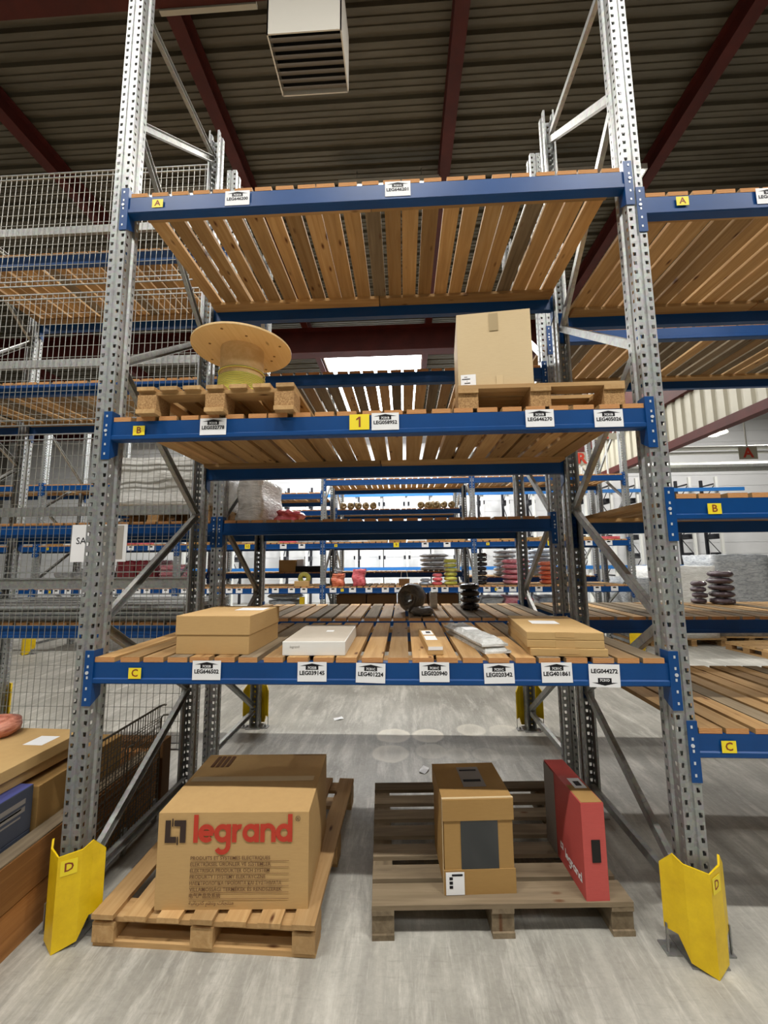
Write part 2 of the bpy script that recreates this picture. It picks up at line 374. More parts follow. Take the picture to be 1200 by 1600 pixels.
# ================================================================= rack kit
UW = .089; UH = 5.32
def upright_mesh():
    mb = MB(); H = UH; pit = .05; nh = int(H/pit)
    # cross-section bands: (x0,y0,x1,y1, hole half width, hole half height) hole at mid-band
    half = [((.0085, 0), (.0445, 0), .0085, .0098), ((.0445, 0), (.0445, .032), .0065, .0085), ((.0445, .032), (.035, .04), 0, 0), ((.035, .04), (.035, .062), 0, 0), ((.035, .062), (.0445, .07), 0, 0), ((.0445, .07), (.0445, .1), .006, .008), ((.0445, .1), (.03, .1), 0, 0)]
    for sgn in (1, -1):
        for (a, b, hw, hh) in half:
            a = Vector((a[0]*sgn, a[1])); b = Vector((b[0]*sgn, b[1])); L = (b-a).length
            if hw == 0:
                mb.add([(a.x, a.y, 0), (b.x, b.y, 0), (b.x, b.y, H), (a.x, a.y, H)], [(0, 1, 2, 3)]); continue
            cpos = L*.5 if not (a.y == 0 and b.y == 0) else (.029-.0085)
            def pt(s_, z): q = a+(b-a)*(s_/L); return (q.x, q.y, z)
            for i in range(nh):
                z0 = i*pit; z1 = z0+pit if i < nh-1 else H; zc = z0+.025
                # slightly trapezoid hole
                q = hw*.8
                mb.add([pt(0, z0), pt(L, z0), pt(L, z1), pt(0, z1), pt(cpos-q, zc-hh), pt(cpos+q, zc-hh), pt(cpos+hw, zc+hh), pt(cpos-hw, zc+hh)], [(0, 1, 5, 4), (1, 2, 6, 5), (2, 3, 7, 6), (3, 0, 4, 7)])
        mb.add([(.0085*sgn, 0, 0), (.0055*sgn, .006, 0), (.0055*sgn, .006, H), (.0085*sgn, 0, H)], [(0, 1, 2, 3)])
    mb.add([(-.0055, .006, 0), (.0055, .006, 0), (.0055, .006, H), (-.0055, .006, H)], [(0, 1, 2, 3)])
    m = bpy.data.meshes.new('upright'); m.from_pydata(mb.v, [], mb.f); m.update(); return setm(m, GALV)
UPM = upright_mesh()
FOOT = setm(MB().box(-.075, -.02, 0, .075, .13, .006).mesh('foot_plate'), GALVD)
DEPTH = 1.07
NODES = [(.2, 0), (.79, 1), (1.37, 0), (2.03, 1), (2.77, 0), (3.42, 1), (4.28, 0), (5.05, 1)]
def frame_braces(mirror=False):
    out = []
    pts = [((.085 if k == 0 else DEPTH-.085), z) for z, k in NODES]
    if mirror: pts = [(DEPTH-y, z) for y, z in pts]
    for i in range(len(pts)-1):
        out.append(setm(MB().beam((0, pts[i][0], pts[i][1]), (0, pts[i+1][0], pts[i+1][1]), .045, .03).mesh('brace'), GALVD))
    for z in (.17, 5.07):
        out.append(setm(MB().beam((0, .085, z), (0, DEPTH-.085, z), .045, .03).mesh('brace'), GALVD))
    return out
BR = frame_braces(); BRM = frame_braces(True)
def frame(x, y, label, group, mirror=False):
    t = thing('rack_ladder', label, 'rack ladder', (x, y, 0), 0, group)
    ob('upright', UPM, t); ob('upright', UPM, t, (0, DEPTH, 0), (0, 0, math.pi))
    for m in (BRM if mirror else BR): ob('brace', m, t)
    ob('foot_plate', FOOT, t); ob('foot_plate', FOOT, t, (0, DEPTH, 0), (0, 0, math.pi))
    return t
BL = 2.694
BODY = setm(MB().prism([(.004, 0), (.004, -.072), (-.002, -.077), (-.002, -.095), (.003, -.1), (.05, -.1), (.05, 0)], 'x', 0, BL).mesh('beam_body'), BLUE)
def conn_mesh():
    mb = MB(); top, bot = .055, -.2
    mb.box(-.04, -.004, bot, .0, 0, top)
    mb.add([(0, -.004, top), (.004, -.004, top), (.004, .055, top), (0, .055, top), (0, -.004, bot), (.004, -.004, bot), (.004, .055, bot+.035), (0, .055, bot+.035)], [(0, 1, 2, 3), (4, 7, 6, 5), (0, 3, 7, 4), (1, 5, 6, 2), (0, 4, 5, 1), (2, 6, 7, 3)])
    return setm(mb.mesh('end_connector'), BLUE)
CONN = conn_mesh()
hk = MB()
for z in (.03, -.02, -.07, -.12, -.17): hk.box(-.026, -.0055, z-.006, -.018, -.004, z+.006)
hk.tube((-.024, -.007, -.048), (-.024, -.003, -.048), .008, 10)
HOOK = setm(hk.mesh('hook_tabs'), plain('bright_zinc', '#d5dbe0', .4, .3))
def beam(x, y, z, label, group, facing=-1):
    """beam whose left end is x; facing -1: face towards the camera, +1: face away"""
    if facing < 0: t = thing('pallet_beam', label, 'rack beam', (x, y, z), 0, group)
    else: t = thing('pallet_beam', label, 'rack beam', (x+BL, y, z), math.pi, group)
    ob('beam_body', BODY, t)
    for s, xx in ((1, 0), (-1, BL)):
        c = ob('end_connector', CONN, t, (xx, 0, 0), (0, 0, 0), (s, 1, 1)); ob('hook_tabs', HOOK, c)
    return t
SLATS = [setm(MB().box(-w_/2, 0, 0, w_/2, 1.064, .023, 0, 1).mesh('slat'), [WOOD, ENDG]) for w_ in (.094, .097, .091, .099)]
SLATO = [setm(MB().box(-w_/2, 0, 0, w_/2, 1.064, .023, 0, 1).mesh('slat'), [WOODOLD, ENDG]) for w_ in (.094, .097, .091)]
STR = setm(MB().box(-.047, -.66, -.022, .047, .66, 0, 0, 1).mesh('stringer'), [WOOD, ENDG])
def deck(x, y, z, label, group, old=0, seed=0, n=23):
    t = thing('slatted_deck', label, 'shelf deck', (x, y, z), 0, group)
    R = random.Random(seed*31+int(z*100)); pit = BL/n
    for i in range(n):
        m = R.choice(SLATO if R.random() < old else SLATS)
        ob('slat', m, t, (pit*(i+.5)+R.uniform(-.008, .008), .003, .0005), (0, 0, R.uniform(-.003, .003)))
    for yy in (.103, DEPTH-.103):
        for xx in (BL*.25+.01, BL*.75-.01): ob('stringer', STR, t, (xx, yy, 0), (0, 0, math.pi/2))
    return t
LEV = {}
def bay(x, y, levels, rowname, bayname, first=True, old=0.0, facing_labels=True):
    """x: left end of beams; y: front plane of the rack"""
    out = []
    for i, (ln, z) in enumerate(levels):
        b = beam(x, y, z, 'blue front beam, %s, %s of the %s' % (ln, bayname, rowname), 'beams of the '+rowname)
        c = beam(x, y+DEPTH, z, 'blue back beam, %s, %s of the %s' % (ln, bayname, rowname), 'beams of the '+rowname, 1)
        deck(x, y, z, 'slatted pine deck, %s, %s of the %s' % (ln, bayname, rowname), 'decks of the '+rowname, old, i+int(x*10))
        out.append((b, c))
    return out

# ---- rack one (nearest)
ZA, ZB, ZC = 3.705, 2.407, 1.204
X0, X1 = .0775, 2.8605
LX = .033; RX = 2.816
frame(LX, 0, 'galvanised rack ladder left of the centre bay, nearest rack', 'frames of the nearest rack')
frame(RX, 0, 'galvanised rack ladder between centre and right bays, nearest rack', 'frames of the nearest rack')
frame(RX+2.789, 0, 'galvanised rack ladder at far right end, nearest rack', 'frames of the nearest rack')
b1 = bay(X0, 0, [('top level', ZA), ('middle level', ZB), ('lower level', ZC)], 'nearest rack', 'centre bay', old=.12)
b2 = bay(X1, 0, [('top level', 3.548), ('middle level', 1.956), ('lower level', .906)], 'nearest rack', 'right bay', old=.1)

# ---- labels on beams
PLATE = {}
def arrow_mb(w_, h_, flip=1):
    y0 = -.0012
    mb = MB()
    mb.add([(-w_*.42, y0, 0), (w_*.42, y0, 0), (0, y0, flip*h_*.13)], [(0, 1, 2)])
    mb.add([(-w_*.22, y0, 0), (w_*.22, y0, 0), (w_*.22, y0, -flip*h_*.2), (-w_*.22, y0, -flip*h_*.2)], [(0, 1, 2, 3)])
    return mb
def platem(w_, h_, mat):
    k = (w_, h_, mat.name)
    if k not in PLATE: PLATE[k] = setm(MB().box(-w_/2, -.0008, -h_/2, w_/2, 0, h_/2).mesh('label_plate'), mat)
    return PLATE[k]
ARW = {}
def loc_label(b, xw, zw, code, num, w_=.137, h_=.088, rot=0, inv=False, yoff=-.0035):
    p = ob('location_label', platem(w_, h_, WHITE), b, (xw-b.location.x, yoff, zw-b.location.z), (0, rot, 0))
    p['label'] = 'white location label'
    fl = -1 if inv else 1
    if (w_, h_, fl) not in ARW: ARW[(w_, h_, fl)] = setm(arrow_mb(w_, h_, fl).mesh('arrow'), BLACK)
    az = h_*.30*fl
    ob('arrow', ARW[(w_, h_, fl)], p, (0, 0, az))
    if code: ob('lettering', textmesh(code, .015*w_/.137, WHITE, .0004), p, (0, -.0018, az-fl*h_*.1))
    if num: ob('lettering', textmesh(num, .025*w_/.137, BLACK, .0009, fit=.86*w_), p, (0, -.0014, -.07*h_ if not inv else .19*h_))
    return p
def letter_label(b, xw, zw, ch, w_=.062, h_=.05, size=.048, yoff=-.0035):
    p = ob('letter_label', platem(w_, h_, YLAB), b, (xw-b.location.x, yoff, zw-b.location.z))
    p['label'] = 'yellow label reading '+ch
    if ch == '1': mk('lettering', MB().box(-.003, -.002, -.026, .006, -.0013, .027).add([(-.003, -.0016, .027), (-.003, -.0016, .017), (-.016, -.0016, .008), (-.016, -.0016, .016)], [(0, 1, 2, 3)]), BROWNINK, p)
    else: ob('lettering', textmesh(ch, size, BROWNINK, .0008), p, (0, -.0014, 0))
(bA, bB, bC), (rA, rB, rC) = [x[0] for x in b1], [x[0] for x in b2]
letter_label(bA, .25, 3.655, 'A'); loc_label(bA, .70, 3.662, '7C01A', 'LEG646200'); loc_label(bA, 1.58, 3.667, '7C01A', 'LEG646201')
letter_label(bB, .23, 2.355, 'B'); loc_label(bB, .62, 2.366, '7C01B', 'LEG032778'); letter_label(bB, 1.37, 2.37, '1', .1, .08, .075)
loc_label(bB, 1.50, 2.37, '7C01B', 'LEG058952'); loc_label(bB, 2.26, 2.366, '7C01B', 'LEG646270'); loc_label(bB, 2.59, 2.357, '7C01B', 'LEG405026')
letter_label(bC, .29, 1.155, 'C'); loc_label(bC, .64, 1.17, '7C02B', 'LEG646502'); loc_label(bC, 1.145, 1.165, '7C02B', 'LEG039145'); loc_label(bC, 1.42, 1.16, '7C01C', 'LEG401224', rot=.03)
loc_label(bC, 1.715, 1.165, '7C01C', 'LEG020940'); loc_label(bC, 2.01, 1.16, '7C01C', 'LEG020342', rot=-.02); loc_label(bC, 2.27, 1.165, '7C01C', 'LEG401861', rot=-.01)
loc_label(bC, 2.48, 1.152, '7C01D', 'LEG044272', h_=.1, rot=.015, inv=True)
letter_label(rA, 3.05, 3.51, 'A'); loc_label(rA, 3.485, 3.515, '7C01A', 'LEG646212')
letter_label(rB, 3.04, 1.905, 'B'); letter_label(rC, 2.99, .855, 'C')

# ---- rack two (back to back behind the first)
Y2 = 1.32
r2n = 'rack directly behind'
for k, nm in ((-2, 'second from left'), (-1, 'left'), (0, 'centre left'), (1, 'centre right'), (2, 'far right')):
    frame(LX+2.789*k, Y2, 'galvanised rack ladder, %s, of the rack directly behind' % nm, 'frames of the rack directly behind', True)
B2 = {}
B2[0] = bay(X0, Y2, [('top level', 3.28), ('middle level', 2.0), ('lower level', 1.2)], r2n, 'centre bay', old=.25)
B2[1] = bay(X1+.006, Y2, [('top level', 3.595), ('lower level', 1.205)], r2n, 'right bay', old=.6)
B2[-1] = bay(X0-2.789, Y2, [('highest level', 4.53), ('top level', 3.27), ('middle level', 2.0), ('lower level', 1.17)], r2n, 'left bay', old=.2)
B2[-2] = bay(X0-2.789*2, Y2, [('top level', 3.27), ('middle level', 2.0)], r2n, 'far left bay', old=.2)

# ---- rack three (across the rear aisle)
Y3 = 5.45; X3 = .09
r3n = 'rack across the rear aisle'
P3 = {-3: 'leftmost', -2: 'second from left', -1: 'third from left', 0: 'left of its centre bay', 1: 'right of its centre bay', 2: 'rightmost'}
for k in range(-3, 3): frame(X3+2.789*k, Y3, 'galvanised rack ladder, %s, in the %s' % (P3[k], r3n), 'frames of the '+r3n)
LV3 = [('top level', 3.2), ('middle level', 2.005), ('lower level', 1.19)]
names3 = {-3: 'outermost left bay', -2: 'far left bay', -1: 'left bay', 0: 'centre bay', 1: 'right bay'}
B3 = {}
for k in range(-3, 2):
    L = LV3 if k != -1 else [('top level', 2.95), ('middle level', 2.005), ('lower level', 1.19)]
    B3[k] = bay(X3+UW/2+2.789*k, Y3, L, r3n, names3[k], old=.15)
for k in range(-2, 2):
    bx = X3+UW/2+2.789*k; bl = B3[k][2][0]; bm_ = B3[k][1][0]
    RR = random.Random(k+50); xx = .15
    while xx < 2.6:
        loc_label(bl, bx+xx, 1.15, '', '', .125, .085); xx += RR.choice((.19, .23, .3, .36))
    letter_label(bl, bx+.32, 1.15, 'C', .055, .05, .045)
    for xx in ((.8, 2.0, 2.35) if k % 2 else (1.85, 2.25)): loc_label(bm_, bx+xx, 1.96, '', '', .125, .085)
    letter_label(bm_, bx+1.32, 1.965, {-2: '11', -1: '10', 0: '9', 1: '8'}[k], .1, .085, .07)
    letter_label(bm_, bx+.2, 1.965, 'B', .055, .05, .045)
# ---- rack four (behind rack three)
Y4 = Y3+DEPTH+.25
r4n = 'farthest pallet rack'
for k in range(-2, 3): frame(X3+2.789*k, Y4, 'galvanised rack ladder, %s, in the %s' % (P3[k] if k > -2 else 'leftmost', r4n), 'frames of the '+r4n, True)
for k, nm in ((-2, 'far left bay'), (-1, 'left bay'), (0, 'centre bay'), (1, 'right bay')):
    bay(X3+UW/2+2.789*k, Y4, [('upper level', 2.79), ('lower level', 1.42)] if k < 1 else [('lower level', 1.3)], r4n, nm, old=.2)

# ================================================================= yellow upright guards
def guard_mesh():
    mb = MB(); th = .006
    pl = [(-.135, .065), (-.1, .028), (-.075, -.004), (0, -.05), (.075, -.004), (.1, .028), (.135, .065)]
    ears = [.355, .41, .39, .385, .39, .41, .355]; bots = [.1, .1, .02, 0, .02, .1, .1]
    inn = [(x*.94, y+.006) for x, y in pl]
    n_ = len(pl); v = []
    for i in range(n_): v += [(pl[i][0], pl[i][1], bots[i]), (pl[i][0], pl[i][1], ears[i]), (inn[i][0], inn[i][1], ears[i]), (inn[i][0], inn[i][1], bots[i])]
    f = []
    for i in range(n_-1):
        a = i*4; b = a+4
        f += [(a, b, b+1, a+1), (a+1, b+1, b+2, a+2), (a+2, b+2, b+3, a+3), (a+3, b+3, b, a)]
    f += [(0, 1, 2, 3), tuple(4*(n_-1)+j for j in (3, 2, 1, 0))]
    mb.add(v, f); return setm(mb.mesh('guard_shell'), YELL)
GUARD = guard_mesh()
GFOOT = setm(MB().box(.08, .045, 0, .142, .115, .007).box(.128, .052, .007, .133, .062, .12).mesh('anchor_foot'), GALVD)
GBOLT = setm(MB().tube((.112, .085, .007), (.112, .085, .03), .01, 8).mesh('anchor_bolt'), GALVD)
def guard(x, y, rz, label, letter=0):
    t = thing('upright_guard', label, 'rack guard', (x, y, 0), rz, 'yellow upright guards')
    ob('guard_shell', GUARD, t)
    for sg_ in (1, -1):
        fo = ob('anchor_foot', GFOOT, t, (0, 0, 0), (0, 0, 0), (sg_, 1, 1)); ob('anchor_bolt', GBOLT, fo)
    if letter:
        # label on one wing
        s = letter; ang = math.atan2(.046, .075)
        px, py = s*.036, -.028
        p = ob('letter_label', platem(.062, .062, YLAB), t, (px+s*.001, py-.0015, .335), (0, 0, s*ang)); p['label'] = 'yellow label reading D'
        ob('lettering', textmesh('D', .05, BROWNINK, .0008), p, (0, -.0014, 0))
    return t
guard(LX, -.012, 0, 'yellow steel guard at the foot of the left front upright', 1)
guard(RX, -.012, 0, 'yellow steel guard at the foot of the right front upright', 1)
for k, nm in ((-1, 'left'), (0, 'centre left'), (1, 'centre right'), (2, 'right')):
    guard(LX+2.789*k, Y2+DEPTH+.012, math.pi, 'yellow guard at the rear aisle foot of the %s frame, rack directly behind' % nm)
for k in (-2, 2): guard(X3+2.789*k, Y3-.012, 0, 'yellow guard across the rear aisle at the far %s' % ('left' if k < 0 else 'right'))

# ================================================================= pallets
def board(w_, l_, h_, mat, r=0):
    return setm(MB().box(-w_/2, -l_/2, 0, w_/2, l_/2, h_, 0, 1).mesh('board'), [mat, ENDG if mat is WOOD else mat])
def pallet(label, x, y, z, rz, w_, d_, mat, along, ntop, tw, nblocks=3, block=CHIP, group=None, bottom=True, leadw=None, th=.02, skids=False):
    """w_: width in X, d_: depth in Y; along 'y': deck boards run in depth, 'x': across"""
    t = thing('wooden_pallet', label, 'pallet', (x, y, z), rz, group)
    hb = .022 if bottom else 0; bh = .078; zt = hb+bh
    bw = .1
    xs = [bw/2, w_/2, w_-bw/2]; ys = [bw/2+.02, d_/2, d_-bw/2-.02]
    blk = setm(MB().box(-.05, -.06, 0, .05, .06, bh).mesh('block'), block)
    for bx_ in xs:
        for by in ys: ob('block', blk, t, (bx_, min(max(by, .06), d_-.06), hb))
    if along == 'y':
        cross = board(.1, w_, th, mat)
        for by in ys: ob('stringer_board', cross, t, (w_/2, by, zt), (0, 0, math.pi/2))
        tb = board(tw, d_, th, mat)
        for i in range(ntop): ob('deck_board', tb, t, (tw/2+i*(w_-tw)/(ntop-1), d_/2, zt+th))
    else:
        cross = board(.1, d_, th, mat)
        for bx_ in xs: ob('stringer_board', cross, t, (bx_, d_/2, zt))
        tb = board(tw, w_, th, mat); lead = board(leadw, w_, th, mat) if leadw else tb
        for i in range(ntop): ob('deck_board', lead if i == 0 else tb, t, (w_/2, (leadw or tw)/2 if i == 0 else tw/2+i*(d_-tw)/(ntop-1), zt+th), (0, 0, math.pi/2+random.uniform(-.006, .006)))
    if bottom:
        if along == 'y' and not skids:
            bb = board(.1, w_, hb, mat)
            for by in ys: ob('bottom_board', bb, t, (w_/2, by, 0), (0, 0, math.pi/2))
        else:
            bb = board(.1, d_, hb, mat)
            for bx_ in xs: ob('bottom_board', bb, t, (bx_, d_/2, 0))
    return t, zt+2*th
p1, PT = pallet('pale pine pallet on the floor under the large printed carton', .18, -.03, 0, math.radians(-1.2), 1.0, 1.16, WOODPAL, 'y', 7, .1, block=WOODPAL)
p2, PT2 = pallet('weathered grey pallet on the floor carrying two cartons', 1.415, .055, 0, math.radians(3.2), 1.18, 1.0, WOODOLD, 'x', 7, .09, block=WOODOLD, leadw=.125)
for i, ch in enumerate([c for c in p2.children if c.name.startswith('deck_board')]):
    pass
pB1, PTB = pallet('wooden pallet on middle shelf under the cable drum', .234, -.045, ZB+.0235, 0, .81, 1.1, WOODPAL, 'y', 7, .09, block=CHIP, skids=True)
pB2, PTB2 = pallet('wooden pallet on middle shelf under the tall carton', 1.868, .0, ZB+.0235, 0, .815, 1.05, WOODPAL, 'x', 7, .1, block=CHIP, bottom=False)

# ================================================================= cartons
def carton(name, label, cat, x, y, z, rz, w_, d_, h_, mat, bulge=0, bev=.003, group=None, pivot='corner'):
    t = thing(name, label, cat, (x, y, z), rz, group)
    N = 6 if bulge else 1; mb = MB()
    if bulge:
        bm = bmesh.new(); bmesh.ops.create_cube(bm, size=1.0); bmesh.ops.subdivide_edges(bm, edges=bm.edges, cuts=7, use_grid_fill=True)
        for v in bm.verts:
            px, py, pz = v.co; fx, fy, fz = (1-4*px*px), (1-4*py*py), (1-4*pz*pz)
            ox = (1 if px > .49 else -1 if px < -.49 else 0)*fy*fz; oy = (1 if py > .49 else -1 if py < -.49 else 0)*fx*fz; oz = (1 if pz > .49 else 0)*fx*fy
            v.co = ((px+.5)*w_+ox*bulge, (py+.5)*d_+oy*bulge*.15, (pz+.5)*h_+oz*bulge*.3)
        me = bpy.data.meshes.new('carton_body'); bm.to_mesh(me); bm.free()
    else:
        me = bevel(MB().box(0, 0, 0, w_, d_, h_).mesh('carton_body'), bev)
    setm(me, mat); ob('carton_body', me, t); return t
def flat(parent, name, mat, u0, v0, u1, v1, y=-.0012, label=None):
    o = mk(name, MB().box(u0, y, v0, u1, y+.001, v1), mat, parent)
    if label: o['label'] = label
    return o
def topflat(parent, name, mat, x0, y0, x1, y1, z):
    return mk(name, MB().box(x0, y0, z, x1, y1, z+.0008), mat, parent)

# --- printed lettering of the maker's name as strokes
def strokes(lines, sw):
    mb = MB(); kk = 0
    for pts in lines:
        for i in range(len(pts)-1):
            a = Vector(pts[i]); b = Vector(pts[i+1]); d = (b-a).normalized(); nn = Vector((-d.y, d.x))*sw/2
            e = d*(sw*.06)
            q = [a-nn-e*(i > 0), b-nn+e*(i < len(pts)-2), b+nn+e*(i < len(pts)-2), a+nn-e*(i > 0)]
            kk += 1; mb.add([(p.x, -.00012*(kk % 7) if len(pts) == 2 else -.00012*(7+i % 2), p.y) for p in q], [(0, 1, 2, 3)])
    return mb
def arc(cx, cy, r, a0, a1, n_=18, ry=None):
    return [(cx+r*math.cos(math.radians(a0+(a1-a0)*i/n_)), cy+(ry or r)*math.sin(math.radians(a0+(a1-a0)*i/n_))) for i in range(n_+1)]
def legrand_lines():
    r = .36; L = []; x = .14
    L.append([(x, 0), (x, 1.5)]); x += .14+.14+r
    L.append(arc(x, .5, r, 0, 318)); L.append([(x-r, .5), (x+r+.05, .5)]); x += r+.24+r
    L.append(arc(x, .5, r, 0, 360)); L.append([(x+r, .98), (x+r, -.15)]); L.append(arc(x, -.15, r, 0, -150)); x += r+.34
    L.append([(x, 0), (x, .98)]); L.append(arc(x+.34, .5, .34, 180, 75)); x += .40+.22+r
    L.append(arc(x, .5, r, 0, 360)); L.append([(x+r, 0), (x+r, .98)]); x += r+.34
    L.append([(x, 0), (x, .98)]); L.append(arc(x+.33, .55, .33, 180, 0)); L.append([(x+.66, .55), (x+.66, 0)]); x += .66+.26+r
    L.append(arc(x, .5, r, 0, 360)); L.append([(x+r, 0), (x+r, 1.5)]); x += r+.14
    return L, x
LL, LW = legrand_lines()
def name_print(parent, mat, u, v, width, y=-.0016, rot=(0, 0, 0), loc=None, hs=1.0):
    s = width/LW; mb = strokes(LL, .27)
    mb.v = [(a*s, b, c*s*hs) for a, b, c in mb.v]
    return mk('lettering', mb, mat, parent, loc or (u, y, v), rot)
def emblem(parent, mat, u, v, s, y=-.0016, rot=(0, 0, 0), loc=None):
    mb = MB()
    for (a, b, c, d) in ((0, .27, .26, 1), (0, 0, .55, .27), (.32, .72, .38, 1.08), (.43, .73, 1, 1), (.72, 0, 1, .73), (.58, -.1, .64, .27)):
        mb.add([(a*s, 0, b*s), (c*s, 0, b*s), (c*s, 0, d*s), (a*s, 0, d*s)], [(0, 1, 2, 3)])
    return mk('emblem', mb, mat, parent, loc or (u, y, v), rot)

bx1 = carton('cardboard_box', 'large tan carton printed with red maker name on pale pallet', 'box', .445, .0, PT, math.radians(2.6), .687, .55, .40, CARD, .012)
Yb = -.0045
emblem(bx1, LDARK, .034, .277, .094, Yb, )
name_print(bx1, LRED, .163, .277, .45, Yb, hs=1.02)
ob('lettering', textmesh('®', .032, LDARK), bx1, (.637, Yb, .372))
lines = ['PRODUITS ET SYSTEMES ELECTRIQUES', 'ELEKTRİKSEL ÜRÜNLER VE SİSTEMLER', 'ELEKTRISKA PRODUKTER OCH SYSTEM', 'PRODUKTY I SYSTEMY ELEKTRYCZNE', 'ΗΛΕΚΤΡΟΛΟΓΙΚΑ ΠΡΟΪΟΝΤΑ ΚΑΙ ΣΥΣΤΗΜΑΤΑ', 'VILLAMOSSÁGI TERMÉKEK ÉS RENDSZEREK', '电气产品及系统', '\uFEB4\uFEF4\uFE8B\uFE8E\uFE91\uFEAE\uFEEC\uFEDB']
fits = [.36, .363, .358, .34, .412, .415, .14, None]
for i, (s_, ft) in enumerate(zip(lines[:7], fits)):
    v = .212-i*.0256
    ob('lettering', textmesh(s_, .021, TANLINE, .0002, 'LEFT', fit=ft), bx1, (.155, Yb, v))
    flat(bx1, 'printed_rule', TANLINE, .155 if i < 6 else .155, v-.0128, .60, v-.0118, Yb)
arab = '\u0629\u064A\u0626\u0627\u0628\u0631\u0647\u0643 \u0645\u0638\u0646\u0648 \u062A\u0627\u062C\u062A\u0646\u0645'
arab = '\uFE94\uFEF4\uFE8B\uFE8E\uFE91\uFEAE\uFEEC\uFEDB \uFEE2\uFEC8\uFEE7\uFEED \uFE95\uFE8E\uFEA0\uFE98\uFEE8\uFEE3'
ob('lettering', textmesh(arab, .022, TANLINE, .0002, 'LEFT', fit=.2), bx1, (.155, Yb, .030))
for i in range(4): topflat(bx1, 'printed_mark', TANLINE, .06+i*.028, .40, .078+i*.028, .52, .4045)
topflat(bx1, 'tape', TAPE, .02, .255, .66, .30, .4035)

br = carton('cardboard_box', 'brown carton with dark window standing on grey pallet', 'box', 1.752, .13, PT2, math.radians(4.2), .326, .33, .40, CARDD, .004)
mk('lid', bevel(MB().box(-.006, -.006, .315, .332, .336, .41).mesh('lid'), .006) and MB().box(-.006, -.006, .315, .332, .336, .408), CARDD, br)
mk('tray_edge', MB().box(-.005, -.005, 0, .331, -.001, .105), CARDD, br)
flat(br, 'window_film', DARKWIN, .078, .105, .255, .315, -.0025, 'dark glossy window film')
flat(br, 'shipping_label', WHITE, .002, .003, .088, .098, -.0085)
for i in range(3): flat(br, 'barcode', BLACK, .018, .03+i*.018, .034, .042+i*.018, -.0095)
flat(br, 'printed_mark', BLACK, .03, .082, .08, .09, -.0095)
mk('strap', MB().box(-.008, .0, 0, -.0062, .012, .41).box(-.008, .0, .4085, .334, .012, .4105), TAPE, br)
topflat(br, 'shipping_label', GREYP, .12, .1, .235, .29, .4085); topflat(br, 'printed_mark', BLACK, .13, .145, .22, .165, .4095); topflat(br, 'printed_mark', BLACK, .13, .25, .22, .262, .4095)

rd = carton('cardboard_box', 'narrow red carton standing upright on grey pallet', 'box', 2.384, .115, PT2, math.radians(3.8), .107, .41, .41, REDC, .003)
mk('hand_hole', MB().box(.038, -.0035, .16, .078, -.002, .255), VENTI, rd)
mk('grey_panel', MB().box(-.0045, .28, .004, -.0032, .408, .404), GREYP, rd)
emblem(rd, WHITE, 0, 0, .03, rot=(0, 0, -math.pi/2), loc=(-.0047, .235, .075))
name_print(rd, WHITE, 0, 0, .165, rot=(0, 0, -math.pi/2), loc=(-.0047, .185, .06))
topflat(rd, 'lid_flap', CARDD, .004, .004, .103, .15, .4112); topflat(rd, 'shipping_label', WHITE, .035, .12, .095, .21, .4121); topflat(rd, 'printed_mark', BLACK, .05, .14, .08, .18, .413)

# --- lower shelf
S = ZC+.0235
lb = thing('cardboard_box', 'tan two-part carton with deep lid, left end of lower shelf', 'box', (.442, .06, S), math.radians(-1.5))
ob('carton_body', setm(bevel(MB().box(.004, .004, 0, .376, .43, .12).mesh('carton_body'), .003), CARD), lb)
ob('lid', setm(bevel(MB().box(0, 0, .093, .38, .434, .187).mesh('lid'), .003), CARD), lb)
topflat(lb, 'shipping_label', WHITE, .2, .22, .36, .33, .1872)
wbx = carton('white_box', 'flat white carton with plastic sheen on lower shelf', 'box', .99, .035, S, math.radians(.6), .305, .5, .067, WCARD)
topflat(wbx, 'top_sheet', card('grey_lid', '#b9b0a2', '#a89f90'), .004, .004, .301, .496, .0671); topflat(wbx, 'shipping_label', WHITE, .165, .26, .205, .3, .0682)
ob('lettering', textmesh('legrand', .016, GREYP), wbx, (.06, -.0012, .042))
lg = carton('long_box', 'small long kraft carton with paper labels on lower shelf', 'box', 1.69, .05, S, math.radians(3.0), .074, .5, .042, CARD)
topflat(lg, 'shipping_label', WHITE, .008, .15, .068, .26, .0422); topflat(lg, 'shipping_label', WHITE, .008, .3, .066, .42, .0422); topflat(lg, 'barcode', BLACK, .03, .34, .055, .39, .0432)
flat(lg, 'paper_tab', WHITE, .002, .024, .072, .04)
def bagpack(label, x, y, z, rz, w_, d_, h_):
    mb = MB(); nx, ny = 6, 16
    R = random.Random(int(z*1000)); v = []; f = []
    for j in range(ny+1):
        for i in range(nx+1):
            e = min(1, min(i, nx-i)/1.0)*min(1, min(j, ny-j)/1.0)
            v.append((i*w_/nx, j*d_/ny, h_*(.35+.65*e)+R.uniform(-.0025, .0025)))
    for j in range(ny):
        for i in range(nx): f.append((j*(nx+1)+i, j*(nx+1)+i+1, (j+1)*(nx+1)+i+1, (j+1)*(nx+1)+i))
    mb.add(v, f); nb = len(v)
    mb.box(0, 0, 0, w_, d_, h_*.35)
    t = tag(mk('plastic_pack', mb, MATS['grey_bag'], None, (x, y, z), (0, 0, rz)), label, 'plastic pack')
    mk('paper_label', MB().box(w_*.25, d_*.5, h_*1.02, w_*.8, d_*.65, h_*1.02+.001), WHITE, t)
    return t
wrap('grey_bag', '#b9bcb8', '#e2e4e2', 16)
bagpack('silvery plastic parts pack lying beneath another, lower shelf', 1.965, .075, S, math.radians(12), .135, .60, .028)
bagpack('silvery plastic parts pack lying on top of another, lower shelf', 1.955, .09, S+.03, math.radians(12), .135, .60, .03)
